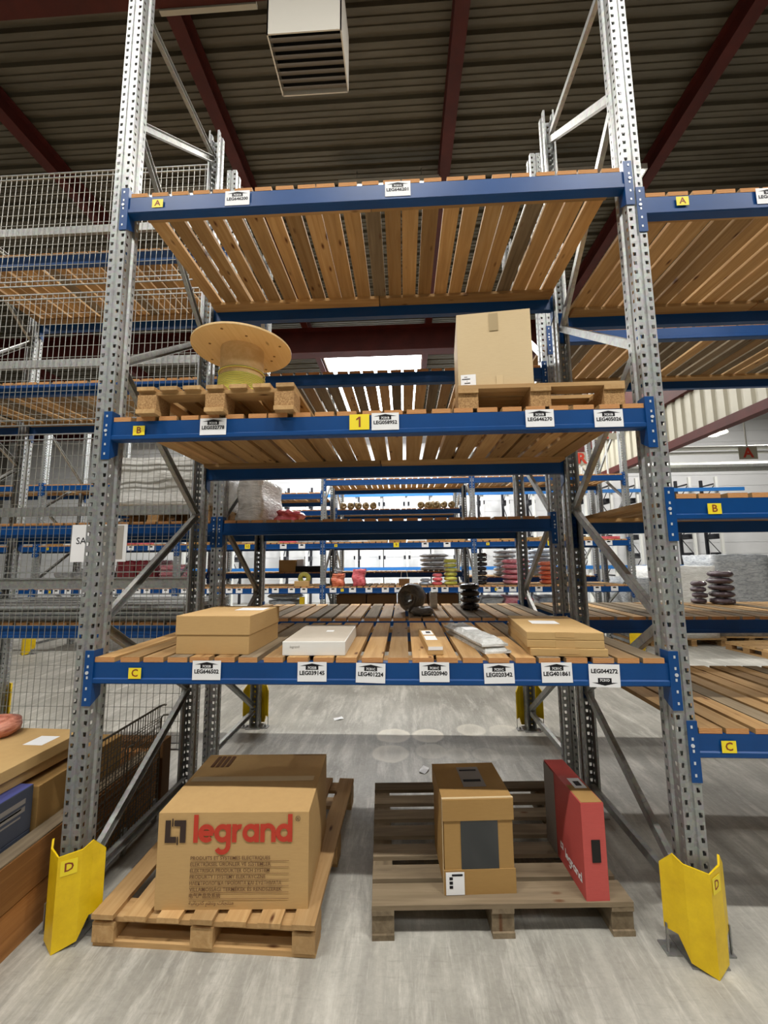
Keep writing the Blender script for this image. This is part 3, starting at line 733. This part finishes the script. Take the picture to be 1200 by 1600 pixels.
for i, (dx, dy, nm, hh) in enumerate(((.012, -.012, 'bottom', .036), (0, 0, 'middle', .036), (0, .0, 'top', .036))):
    c = carton('flat_box', 'flat kraft carton, %s of three stacked on lower shelf' % nm, 'box', 2.158+dx, .05+dy, S+i*.0365, math.radians(-5.5 if i else -4), .345, .56, hh, KHAKI, group='flat kraft cartons stacked on lower shelf')
    mk('tuck_flap', MB().box(.13, -.0012, 0 if i == 1 else .012, .215, 0, .036), CARD, c)
    if i == 2: topflat(c, 'shipping_label', WHITE, .08, .25, .22, .36, .0363)

# --- middle shelf: drum + tall carton
SB = ZB+.0235
dr = thing('cable_drum', 'plywood cable drum with yellow green cable on middle shelf', 'cable drum', (.60, .375, SB+PTB))
Rf = .296; zt = 2.995-(SB+PTB)
for nm, z0 in (('upper_flange', zt-.014), ('lower_flange', 0)):
    mk(nm, MB().lathe([(.03, z0), (Rf-.002, z0), (Rf, z0+.002), (Rf, z0+.012), (Rf-.002, z0+.014), (.03, z0+.014), (.03, z0)], 56), PLY, dr)
mk('core', MB().lathe([(.128, .014), (.128, zt-.014)], 40), PLY, dr, smooth=True)
R = random.Random(5)
def helix(r, z0, z1, turns, n_=40):
    return [(r*math.cos(2*math.pi*i/n_), r*math.sin(2*math.pi*i/n_), z0+(z1-z0)*i/(n_*turns)) for i in range(int(n_*turns)+1)]
mk('cable', MB().path(helix(.133, .02, .215, 18), .0056, 6), CABLE, dr, smooth=True)
mk('cable_stripe', MB().path(helix(.1376, .021, .216, 18), .0016, 4), CABLEG, dr)
mk('loose_cable', MB().path(helix(.134, .232, .262, 1.3), .0045, 6), CABLE, dr, smooth=True)
mk('loose_cable_stripe', MB().path(helix(.138, .233, .263, 1.3), .0016, 4), CABLEG, dr)
km = plain('knot', '#7d5a2c', .8)
for i in range(9):
    a = i*2.4+.4; rr = (.19, .25)[i % 2]
    mk('bolt_mark', MB().tube((rr*math.cos(a), rr*math.sin(a), zt-.0155), (rr*math.cos(a), rr*math.sin(a), zt-.013), .008, 10), km, dr)
mk('hole_mark', MB().tube((-.135, .09, zt-.0156), (-.135, .09, zt-.013), .018, 3), VENTI, dr)
tl = carton('cardboard_box', 'tall pale carton with taped seam on middle shelf', 'box', 1.878, .05, SB+PTB2, math.radians(-5.5), .372, .4, .41, CARDL, .004)
mk('tape', MB().box(.165, -.0035, .305, .21, -.0022, .4), TAPESH, tl); mk('tape', MB().box(.19, -.0035, 0, .222, -.0022, .06), TAPE, tl)
flat(tl, 'shipping_label', WHITE, .012, .01, .088, .075, -.0035)
for i in range(5): flat(tl, 'printed_mark', BLACK if i % 2 else GREYP, .018+.012*(i % 3), .016+i*.011, .045+.014*(i % 2), .02+i*.011, -.0045)

# ================================================================= wire mesh partition on the left
YM = 1.14; MX0, MX1 = -2.82, -.02
def mesh_panel(label, z0, z1):
    t = thing('mesh_panel', label, 'mesh partition', (0, YM, 0), 0, 'wire mesh partition panels')
    vw = setm(MB().tube((0, 0, z0), (0, 0, z1), .0021, 4, caps=False).mesh('vertical_wire'), WIRE)
    hw = setm(MB().tube((MX0, 0, 0), (MX1, 0, 0), .0021, 4, caps=False).mesh('horizontal_wire'), WIRE)
    x = MX1
    while x > MX0: ob('vertical_wire', vw, t, (x, 0, 0)); x -= .05
    z = z0
    while z <= z1+.001: ob('horizontal_wire', hw, t, (0, .004, z)); z += .1
    eb = setm(MB().box(MX0, -.004, 0, MX1, .006, .008).mesh('edge_bar'), GALV)
    for z in (z0, z0+.045, z1-.045, z1): ob('edge_bar', eb, t, (0, 0, z))
for nm, z0, z1 in (('topmost', 4.08, 5.18), ('second from top', 2.82, 4.0), ('third from top', 1.56, 2.74), ('lowest', .3, 1.48)):
    mesh_panel('galvanised wire mesh panel left of the centre bay, '+nm, z0, z1)
rail = setm(MB().box(MX0-.05, 0, -.035, MX1, .03, .035).mesh('rail'), GALVD)
for nm, z in (('topmost', 4.62), ('second from top', 3.37), ('third from top', 2.10), ('fourth from top', 1.52)):
    tag(ob('support_rail', rail, None, (0, YM+.008, z)), 'grey horizontal rail behind the mesh partition, '+nm, 'rail', 'rails behind the mesh')
tag(mk('support_post', MB().box(MX0-.06, YM+.01, 0, MX0, YM+.07, 5.25), GALVD), 'grey post at the left end of the mesh partition', 'post')
sg = tag(mk('paper_sign', MB().box(-1.055, YM-.012, 1.69, -.845, YM-.009, 1.985), WHITE), 'white paper sign with letters SA on the mesh', 'sign')
ob('lettering', textmesh('SA', .075, BLACK), sg, (-.975, YM-.014, 1.855))
sg = tag(mk('paper_sign', MB().box(-.84, YM-.012, 1.69, -.60, YM-.009, 1.985), WHITE), 'white framed grey notice hung on the mesh', 'sign')
mk('notice_sheet', MB().box(-.83, YM-.014, 1.71, -.63, YM-.0125, 1.975), GREYPAPER, sg)
for q in ((-.74, 1.945, -.66, 1.95), (-.8, 1.9, -.77, 1.903), (-.8, 1.885, -.76, 1.888), (-.8, 1.75, -.78, 1.753), (-.7, 1.75, -.67, 1.753)): mk('printed_mark', MB().box(q[0], YM-.0152, q[1], q[2], YM-.0142, q[3]), GREYP, sg)

# ================================================================= left crate, boxes and basket
cr = thing('timber_crate', 'open timber crate of brown planks beside the left upright', 'crate', (-.15, -.9, 0))
pk = setm(MB().box(-.075, 0, 0, 0, 1.8, .190, 0, 1).mesh('plank'), [WOODRED, ENDG]); pk2 = setm(MB().box(-.9, -.03, 0, 0, .03, .193).mesh('plank'), WOODRED)
for z in (.0, .198):
    ob('plank', pk, cr, (.006 if z else 0, 0, z)); ob('plank', pk, cr, (-.83, 0, z)); ob('plank', pk2, cr, (-.002, 1.83, z)); ob('plank', pk2, cr, (-.002, -.03, z))
mk('capping_board', MB().box(-.085, 0, .39, 0, 1.8, .397), WOODOLD, cr); mk('crate_floor', MB().box(-.83, 0, .0, -.075, 1.8, .02), WOODOLD, cr)
def slate(label, z0, h_):
    t = carton('slate_box', label, 'box', -.63, -.55, z0, 0, .37, .65, h_, BLUEC)
    return t
s0 = carton('cardboard_box', 'plain brown carton standing in the crate behind the slate boxes', 'box', -.80, .13, .021, 0, .545, .6, .555, CARDD)
sa = carton('slate_box', 'dark slate printed box in the crate, lower of two', 'box', -.66, -.56, .021, 0, .405, .66, .38, BLUEC)
sb = carton('slate_box', 'dark slate printed box with violet top, upper of two in crate', 'box', -.66, -.56, .402, 0, .405, .66, .20, BLUEC)
topflat(sb, 'violet_top', PURP, .002, .002, .403, .658, .2004); topflat(sb, 'white_print', WHITE, .18, .1, .33, .3, .2015); topflat(sb, 'pink_label', plain('pink_paper', '#e0b8a8', .6), .05, .35, .3, .6, .2015)
mk('lettering', MB(), GREYP, None) if False else None
for (bxo, zz) in ((sb, .135), (sb, .10), (sa, .33), (sa, .2)):
    mk('white_print', MB().box(.4052, .45, zz, .4062, .62, zz+.022), GREYP, bxo); mk('white_print', MB().box(.4052, .47, zz-.022, .4062, .6, zz-.014), GREYP, bxo)
mk('shipping_label', MB().box(.4052, .33, .01, .4064, .4, .07), WHITE, sb)
fc = carton('flat_carton', 'wide flat tan carton lying on top of the crate boxes', 'box', -1.05, -.42, .604, math.radians(-3), .70, .92, .055, CARD)
fc2 = carton('flat_carton', 'wide flat tan carton lying on another in the crate', 'box', -1.03, -.45, .660, math.radians(-2), .71, .93, .055, KHAKI)
topflat(fc2, 'shipping_label', WHITE, .53, .72, .64, .83, .0553)
def coil_obj(name, label, cat, x, y, z, r, tr, mat, group=None, rot=(0, 0, 0), h=None, seed=0, n_=24, m_=10):
    """soft bundled cable coil: flattened, slightly uneven torus"""
    R = random.Random(seed); v = []; f = []; h = h or tr
    ph = [R.uniform(0, 6.28) for _ in range(4)]
    for i in range(n_):
        a = 2*math.pi*i/n_; k = 1+.035*math.sin(3*a+ph[0])+.02*math.sin(7*a+ph[1])
        for j in range(m_):
            b = 2*math.pi*j/m_; q = 1+.10*math.sin(5*b+ph[2]+a*2)
            rr = (r-tr)*k+tr*math.cos(b)*q
            v.append((rr*math.cos(a), rr*math.sin(a), h+h*math.sin(b)*(min(1.06, q) if math.sin(b) > 0 else 1)))
    for i in range(n_):
        for j in range(m_): f.append((i*m_+j, ((i+1) % n_)*m_+j, ((i+1) % n_)*m_+(j+1) % m_, i*m_+(j+1) % m_))
    o = mk(name, MB().add(v, f), mat, None, (x, y, z), rot, smooth=True)
    return tag(o, label, cat, group)
coil_obj('cable_coil', 'copper pink cable coil in plastic on the crate cartons', 'cable coil', -.72, .36, .72, .10, .045, WRAPC, None, (.08, 0, 0), .045, 3)
# wire basket wall
bk = thing('wire_basket', 'dark wire mesh basket standing between crate and left frame', 'basket', (-.07, .2, 0))
BH, BLn = .72, .62
mb = MB()
for i in range(26): mb.tube((0, i*BLn/25, .09), (0, i*BLn/25, BH), .0022, 4, caps=False)
for i in range(14): mb.tube((0, 0, .09+i*.042), (0, BLn, .09+i*.042), .0022, 4, caps=False)
o_ = mk('side_mesh', mb, WIRED, bk)
mb = MB()
for i in range(9): mb.tube((.012, i*.02*3.4, .04), (.012, i*.02*3.4, BH-.1), .0025, 4, caps=False)
for i in range(20): mb.tube((.012, 0, .05+i*.032), (.012, BLn, .05+i*.032), .0022, 4, caps=False)
mk('drop_gate', mb, WIRED, bk)
mk('top_rim', MB().path([(0, -.02, BH-.005), (0, 0, BH), (0, BLn, BH), (.02, BLn+.012, BH+.006), (.035, BLn+.012, BH+.004)], .0065, 6), WIRED, bk)
mk('gate_post', MB().path([(.012, BLn, .03), (.012, BLn, BH-.075), (.02, BLn+.01, BH-.06), (.05, BLn+.02, BH-.06)], .006, 6), WIRED, bk)
mk('gate_post', MB().path([(.012, .3, .03), (.012, .3, BH-.12), (.04, .31, BH-.11)], .005, 6), WIRED, bk)
for yy in (0, .33, BLn): mk('basket_leg', MB().box(-.012, yy-.012, 0, .012, yy+.012, .14), GALVD, bk)
mk('bottom_rail', MB().box(-.015, 0, .05, .025, BLn, .1), GALVD, bk)
carton('cardboard_box', 'brown carton behind the wire basket beside the crate', 'box', -.56, 1.0, 0, 0, .42, .1, .42, CARDDK)

# ================================================================= goods
def wrapped(name, label, cat, x0, x1, y0, y1, z0, z1, mat, group=None, amp=.02, seed=0, cuts=9):
    R = random.Random(seed); bm = bmesh.new(); bmesh.ops.create_cube(bm, size=1); bmesh.ops.subdivide_edges(bm, edges=bm.edges, cuts=cuts, use_grid_fill=True)
    ph = [R.uniform(0, 6) for _ in range(6)]
    for v in bm.verts:
        p = v.co.copy(); k = amp*(math.sin(9*p.z+ph[0]+3*p.x)+.6*math.sin(17*p.x+ph[1]+5*p.z)+.5*math.sin(23*p.y+ph[2]))*.5
        rnd = 1-.06*(abs(p.x)*2)**6*(abs(p.y)*2)**6
        top = 1 if p.z > -.49 else 0
        v.co = ((x0+x1)/2+p.x*(x1-x0)*rnd+(k if abs(p.x) > .49 else 0)*(1 if p.x > 0 else -1), (y0+y1)/2+p.y*(y1-y0)*rnd+(k if abs(p.y) > .49 else 0)*(1 if p.y > 0 else -1), (z0+z1)/2+p.z*(z1-z0)+(abs(k) if p.z > .49 else 0))
    me = bpy.data.meshes.new(name); bm.to_mesh(me); bm.free()
    for p in me.polygons: p.use_smooth = True
    o = ob(name, setm(me, mat)); return tag(o, label, cat, group)
ORD = ['lowest', 'second lowest', 'third lowest', 'fourth lowest', 'fifth lowest', 'sixth lowest', 'seventh lowest', 'eighth lowest', 'ninth lowest', 'tenth lowest']
def coil_stack(kind, what, x, y, z, r, tr, h, n_, mat, where, jit=.01):
    R = random.Random(int(x*97))
    for i in range(n_):
        pos = 'topmost' if i == n_-1 else ORD[i]
        coil_obj('cable_coil', '%s cable coil, %s in its stack %s' % (kind, pos, where), 'cable coil', x+R.uniform(-jit, jit), y+R.uniform(-jit, jit), z+i*2*h*1.07, r*.95, tr, mat, '%s coils %s' % (kind, where), (0, 0, R.uniform(0, 3)), h, i+int(x*10))
# rack two, lower deck
D2z = 1.2+.0245
o = coil_obj('cable_reel', 'grey cable coil standing on edge, second deck behind lower shelf', 'cable coil', 1.685, 1.93, D2z+.128, .125, .045, wrap('drum_grey', '#4f4d48', '#8a8780'), None, (math.pi/2, 0, math.radians(-35)), .085, 4)
o.location = (1.70, 1.80, D2z+.126)
coil_obj('cable_coil', 'flat grey cable coil lying before the standing coil', 'cable coil', 1.73, 1.48, D2z, .095, .035, MATS['drum_grey'], None, (0, 0, 0), .034, 9)
wrapped('paper_roll', 'small white wrapped roll beside the standing grey coil', 'roll', 1.83, 1.90, 1.98, 2.06, D2z, D2z+.15, WRAPW, None, .004, 3, 5)
coil_stack('black', 'coil', 2.185, 1.87, D2z, .095, .04, .028, 4, WRAPK, 'on the second deck behind lower shelf')
wrapped('cable_bundle', 'pink red plastic wrapped bundle on middle level behind', 'bundle', .37, .59, 1.8, 2.0, 2.0245, 2.15, WRAPR, None, .03, 5)
# rack two, right bay
coil_stack('dark violet', 'coil', 4.68, 2.18, 1.205+.0245, .11, .045, .03, 5, WRAPV, 'at the right on the second deck')
coil_stack('small violet', 'coil', 4.50, 2.24, 1.205+.0245, .07, .03, .026, 4, WRAPV, 'at the right beside the taller stack')
# rack two left bay
pw, _ = pallet('wooden pallet under the white wrapped load behind the mesh', -1.08, 1.40, 2.0245, 0, 1.0, .95, WOODPAL, 'x', 7, .09)
wrapped('wrapped_load', 'white stretch wrapped pallet load behind the mesh partition', 'wrapped load', -1.05, -.09, 1.42, 2.3, 2.0245+_+.002, 2.60, WRAPW, None, .02, 2)
wrapped('wrapped_load', 'white wrapped load behind the left centre frame, second rack', 'wrapped load', .09, .32, 1.55, 2.2, 2.0245, 2.44, WRAPW, None, .02, 8)
R = random.Random(3)
pm_ = setm(MB().tube((-2.55, 0, 0), (-.15, 0, 0), .021, 8).mesh('pipe'), GALV); pm2 = setm(MB().box(-2.55, -.03, -.02, -.15, .03, .02).mesh('pipe'), GALVD)
for j in range(3):
    for i in range(11):
        tag(ob('steel_profile', pm_ if (i+j) % 3 else pm2, None, (-.1+R.uniform(-.04, .0), 1.42+i*.085+(j % 2)*.02, 1.17+.0245+.0215+j*.043)), 'long grey steel profile in the bundle on the lower left deck behind mesh', 'steel profile', 'steel profiles behind the mesh')
# rack three
D3 = 1.19+.0245
coil_stack('red', 'coil', 3.72, 5.9, D3, .28, .12, .045, 5, WRAPP, 'across the aisle on lower deck')
coil_stack('orange', 'coil', 4.32, 5.85, D3, .18, .08, .04, 5, WRAPO, 'across the aisle on lower deck')
coil_stack('yellow green', 'coil', 2.47, 5.72, D3, .135, .06, .038, 6, WRAPY, 'across the aisle on lower deck')
coil_stack('pale red', 'coil', 2.22, 5.7, D3, .105, .05, .035, 3, WRAPR, 'across the aisle on lower deck')
coil_stack('blue', 'coil', 1.98, 5.75, D3, .105, .05, .03, 2, WRAPB, 'across the aisle on lower deck')
coil_stack('black', 'coil', 3.06, 5.8, D3, .11, .05, .04, 7, WRAPK, 'across the aisle on lower deck')
wrapped('cable_bag', 'pink red bagged cable stack across the aisle', 'cable bag', .63, .86, 5.55, 5.75, D3, D3+.30, WRAPR, None, .02, 11)
wrapped('cable_bag', 'orange bagged cable stack across the aisle beside blue upright', 'cable bag', .24, .46, 5.55, 5.75, D3, D3+.22, WRAPO, None, .02, 12)
wrapped('bag_top', 'clear plastic bag neck above the orange cable bag', 'plastic bag', .28, .42, 5.58, 5.72, D3+.248, D3+.33, WRAPG, None, .02, 13)
o = coil_obj('cable_coil', 'green cable coil standing in an open tan box across the aisle', 'cable coil', -.31, 5.74, D3+.14, .125, .045, WRAPY, None, (math.pi/2, 0, 0), .04, 14)
carton('open_box', 'small open tan box in front of green coil across the aisle', 'box', -.45, 5.5, D3, 0, .27, .1, .10, CARD)
bkx = carton('handle_box', 'small brown crate with white carrying strap across the aisle', 'box', 1.49, 5.62, D3, 0, .2, .2, .12, CARDDK)
mk('carry_strap', MB().path([(.04, .05, .12), (.05, .06, .26), (.15, .06, .26), (.17, .05, .12)], .006, 5), WHITEM, bkx)
for i in range(4):
    carton('cardboard_box', 'dark brown carton in the row below the far lower deck', 'box', .30+i*.58, 5.75, .68, 0, .56, .5, .36, CARDDK, group='dark cartons below the far lower deck')
tag(mk('carton_stand', MB().box(.28, 5.73, 0, 2.64, 6.3, .66).box(.26, 5.7, .66, 2.66, 6.32, .68), CARDDK), 'dark stand under the row of brown cartons across the aisle', 'stand')
coil_stack('grey wrapped', 'coil', -.72, 5.9, 0.001, .36, .14, .05, 10, WRAPG, 'on the floor across the aisle')
tag(mk('yellow_post', MB().box(-.36, 5.55, 0, -.27, 5.6, 1.02), YELL), 'slim yellow post standing below the far lower deck', 'post')
for i in range(5): wrapped('cable_bag', 'pink bagged cable in the pile below the far lower deck', 'cable bag', 3.43+(i % 2)*.05, 3.98-(i % 3)*.04, 5.6, 6.1, .0+i*.205, .172+i*.205, WRAPP, 'pink bags below the far lower deck', .02, 20+i, 6)
for i in range(5): wrapped('cable_bag', 'grey bagged cable in the pile below the far lower deck', 'cable bag', 2.99, 3.40, 5.6, 6.1, .0+i*.205, .172+i*.205, WRAPG, 'grey bags below the far lower deck', .02, 30+i, 6)
for i in range(5): wrapped('cable_bag', 'blue bagged goods in the pile below the far lower deck', 'cable bag', 4.05, 4.5, 5.6, 6.1, .0+i*.205, .172+i*.205, WRAPB, 'blue bags below the far lower deck', .02, 40+i, 6)
# rack three, middle deck: assorted flat goods
M3 = 2.005+.0245; R = random.Random(9)
for k in range(-2, 2):
    for i in range(7):
        x = X3+.15+2.789*k+i*.36
        m_ = R.choice((CARD, CARDL, WCARD, CARDD, WRAPR, WRAPG)); nmk = {CARD: 'tan', CARDL: 'pale', WCARD: 'white', CARDD: 'brown', WRAPR: 'red', WRAPG: 'grey'}[m_]
        tag(ob('flat_pack', setm(bevel(MB().box(0, 0, 0, .32, .5, R.uniform(.04, .1)).mesh('flat_pack'), .004), m_), None, (x, 5.5, M3)), '%s flat pack, %s from left, middle deck, %s across the rear aisle' % (nmk, ('first', 'second', 'third', 'fourth', 'fifth', 'sixth', 'seventh')[i], names3[k]), 'flat pack', nmk+' flat packs across the rear aisle')
# left bay across aisle
for i in range(3):
    pl_, hh = pallet('pale pallet under red bales, left bay across the aisle', -4.05+i*.0, 5.6, D3, 0, .85, .8, WOODPAL, 'x', 5, .1) if i == 0 else (None, .142)
for i in range(2): wrapped('red_bale', 'maroon wrapped bale on pallet across the aisle, %s one' % ('left', 'right')[i], 'wrapped bale', -4.03+i*.42, -3.64+i*.42, 5.65, 6.3, D3+.143, D3+.5, WRAPM, 'maroon bales across the aisle', .02, 50+i)
for i in range(4): wrapped('cable_bag', 'pink white bagged cable, left bay across the aisle', 'cable bag', -3.15, -2.80, 5.65, 6.2, D3+i*.11, D3+.088+i*.11, WRAPP, 'pink bags in left bay across the aisle', .015, 60+i, 6)
for i in range(3): wrapped('wrapped_load', 'grey wrapped goods on far left deck across the aisle, %s of three' % ('left', 'middle', 'right')[i], 'wrapped load', -5.3+i*.42, -4.95+i*.42, 5.7, 6.3, D3, D3+.28+.07*(i % 2), WRAPG, 'grey goods far left across the aisle', .02, 70+i)
# rack four
D4 = 1.42+.0245
carton('cardboard_box', 'brown square carton in the farthest pallet rack', 'box', -1.2, 6.95, D4, 0, .38, .3, .27, CARDD)
carton('white_box', 'small white carton in the farthest pallet rack', 'box', -.80, 6.98, D4+.131, 0, .14, .2, .15, WCARD)
for i in range(2): carton('black_case', 'black case with white straps in the farthest pallet rack', 'case', -.81+i*.3, 6.9, D4, 0, .29, .3, .13, BLACK, group='black cases in the farthest rack')
coil_stack('grey wrapped', 'coil', 2.28, 7.2, D4, .34, .13, .045, 4, WRAPG, 'in the farthest pallet rack')
coil_stack('slate wrapped', 'coil', 3.85, 7.2, 1.3+.0245, .27, .11, .045, 6, WRAPG, 'in the farthest right bay')
coil_stack('blue wrapped', 'coil', 4.62, 7.2, 1.3+.0245, .27, .11, .045, 6, WRAPB, 'in the farthest right bay')
M4 = 2.79+.0245
for i in range(5): coil_obj('cable_reel', 'brown wrapped reel on its side in the farthest upper deck', 'reel', .22+i*.17, 7.0, M4+.095, .085, .04, WRAPBR, 'brown reels in the farthest upper deck', (math.pi/2, 0, .5), .05, 80+i, 16, 8)
for i in range(5): coil_obj('cable_reel', 'brown wrapped reel on its side in the farthest upper deck', 'reel', 2.02+i*.17, 7.0, M4+.095, .085, .04, WRAPBR, 'brown reels in the farthest upper deck', (math.pi/2, 0, -.5), .05, 90+i, 16, 8)
coil_obj('cable_reel', 'grey reel lying flat behind the brown reels, farthest rack', 'reel', 2.28, 7.4, M4, .2, .08, WRAPBR, None, (0, 0, 0), .12, 99)
# loads on the floor far right
for i, (x0, x1, y0, y1, h, m_, nm) in enumerate(((6.5, 7.7, 6.2, 7.2, 1.5, WRAPW, 'white bulky'), (7.75, 8.9, 6.4, 7.4, 1.72, WRAPG, 'tall grey'), (5.95, 6.4, 6.2, 7.0, 1.28, WRAPG, 'dark grey low'), (9.1, 10.2, 6.6, 7.6, 1.35, WRAPW, 'white low'))):
    pp, hh = pallet('floor pallet under the %s wrapped load far right' % nm, x0, y0, 0, 0, x1-x0, y1-y0, WOODPAL, 'x', 7, .1)
    wrapped('wrapped_load', nm+' wrapped pallet load on the far right floor', 'wrapped load', x0+.02, x1-.02, y0+.02, y1-.02, hh+.002, h, m_, None, .03, 100+i)
pallet('empty pale pallet on the rear aisle floor at the right', 7.6, 5.2, 0, .12, 1.2, .8, WOODPAL, 'x', 7, .1)
# narrow tower frames standing along the back wall
col_ = setm(MB().box(-.045, 0, 0, .045, .08, 4.7).mesh('column'), WHITEM); colb = setm(MB().box(-.045, .75, 0, .045, .83, 4.7).mesh('column'), DARKST)
bar = setm(MB().box(-.02, .08, -.025, .02, .75, .025).mesh('cross_bar'), DARKST)
dgs = [setm(MB().tube((0, .08, z0), (0, .75, z1), .016, 5).mesh('diagonal_brace'), DARKST) for z0, z1 in ((.35, 1.0), (1.7, 1.05), (1.75, 2.4), (3.1, 2.45), (3.15, 3.8), (4.45, 3.85))]
blk_ = setm(MB().box(-.13, .2, .03, .13, .5, .17).prism([(.1, .03), (.2, .17), (.5, .17), (.7, .03)], 'x', -.05, .05).mesh('arm_block'), DARKST)
for i in range(22):
    t = thing('tower_frame', 'narrow white and dark tower frame along the white back wall', 'rack tower', (-7+i*.97, WY-1.2, 0), 0, 'tower frames along the back wall')
    ob('column', col_, t); ob('column', colb, t)
    for z in (1.05, 1.7, 2.4, 3.1, 3.8, 4.45): ob('cross_bar', bar, t, (0, 0, z))
    for z in (1.7, 2.4, 3.8): ob('arm_block', blk_, t, (0, 0, z))
    for m in dgs: ob('diagonal_brace', m, t)
for nm, z in (('lower', 1.30), ('upper', 4.15)):
    tag(mk('wall_rail', MB().box(-7.2, WY-1.27, z, 14.3, WY-1.205, z+.13), NAVY), nm+' blue rail running along the back wall columns', 'rail')
# far right clutter: sign boards, ducts, lamp
def signboard(ch, x, y, z, w_, h_, z0, z1):
    s = tag(mk('sign_board', MB().box(-w_/2, -.01, -h_/2, w_/2, 0, h_/2), CLAD, None, (x, y, z)), 'pale hanging sign board with red letter '+ch, 'sign')
    ob('lettering', textmesh(ch, h_*1.1, LRED, .01), s, (0, -.013, 0))
    mk('sign_post', MB().box(-.012, .0, z0-z, .012, .02, z1-z), WHITEM, s)
signboard('A', 9.35, 7.2, 4.0, .4, .28, 3.9, 7.76); signboard('R', 4.93, Y3+.07, 3.53, .17, .25, 3.224, 3.6); signboard('C', 5.40, Y3+.07, 3.95, .4, .12, 3.224, 3.95)
for z, r, nm in ((4.62, .06, 'upper'), (4.48, .04, 'lower')): tag(mk('duct', MB().tube((8.2, 9.0, z), (23, 9.0, z), r, 10), WHITEM), nm+' white pipe crossing the hall at the right', 'pipe')
tag(mk('duct', MB().tube((8.2, 11.0, 4.55), (23, 11.0, 4.55), .16, 12), GALVD), 'thick grey duct crossing the hall at the right', 'duct')
t = thing('hall_lamp', 'bright round hall lamp above the white pipes at right', 'lamp', (10.55, 9.6, 5.2))
mk('lamp_shade', MB().lathe([(.05, .25), (.28, .05), (.3, .0)], 20), WHITEM, t); mk('lamp_bulb', MB().lathe([(.001, .12), (.12, .08), (.15, .0), (.1, -.06), (.001, -.08)], 16), BULB, t); mk('lamp_stem', MB().tube((0, 0, .25), (0, 0, 2.57), .015), GALVD, t)
# paper scraps on the floor
for nm, x, y, r in (('white paper scrap on the rear aisle floor behind the left pallet', .86, 2.55, .4), ('crumpled silver paper scrap on the floor behind the grey pallet', 1.72, 1.52, 1.1)):
    pts = [(-.05, -.03, .002), (.01, -.035, .012), (.055, -.02, .003), (.045, .025, .014), (0, .035, .004), (-.05, .02, .01), (0, 0, .016)]
    tag(mk('paper_scrap', MB().add(pts+[(a, b, c-.0018) for a, b, c in pts], [(6, i, (i+1) % 6) for i in range(6)]+[(13, 7+(i+1) % 6, 7+i) for i in range(6)]+[(i, (i+1) % 6, 7+(i+1) % 6, 7+i) for i in range(6)]), WHITE, None, (x, y, 0), (0, 0, r)), nm, 'paper scrap')
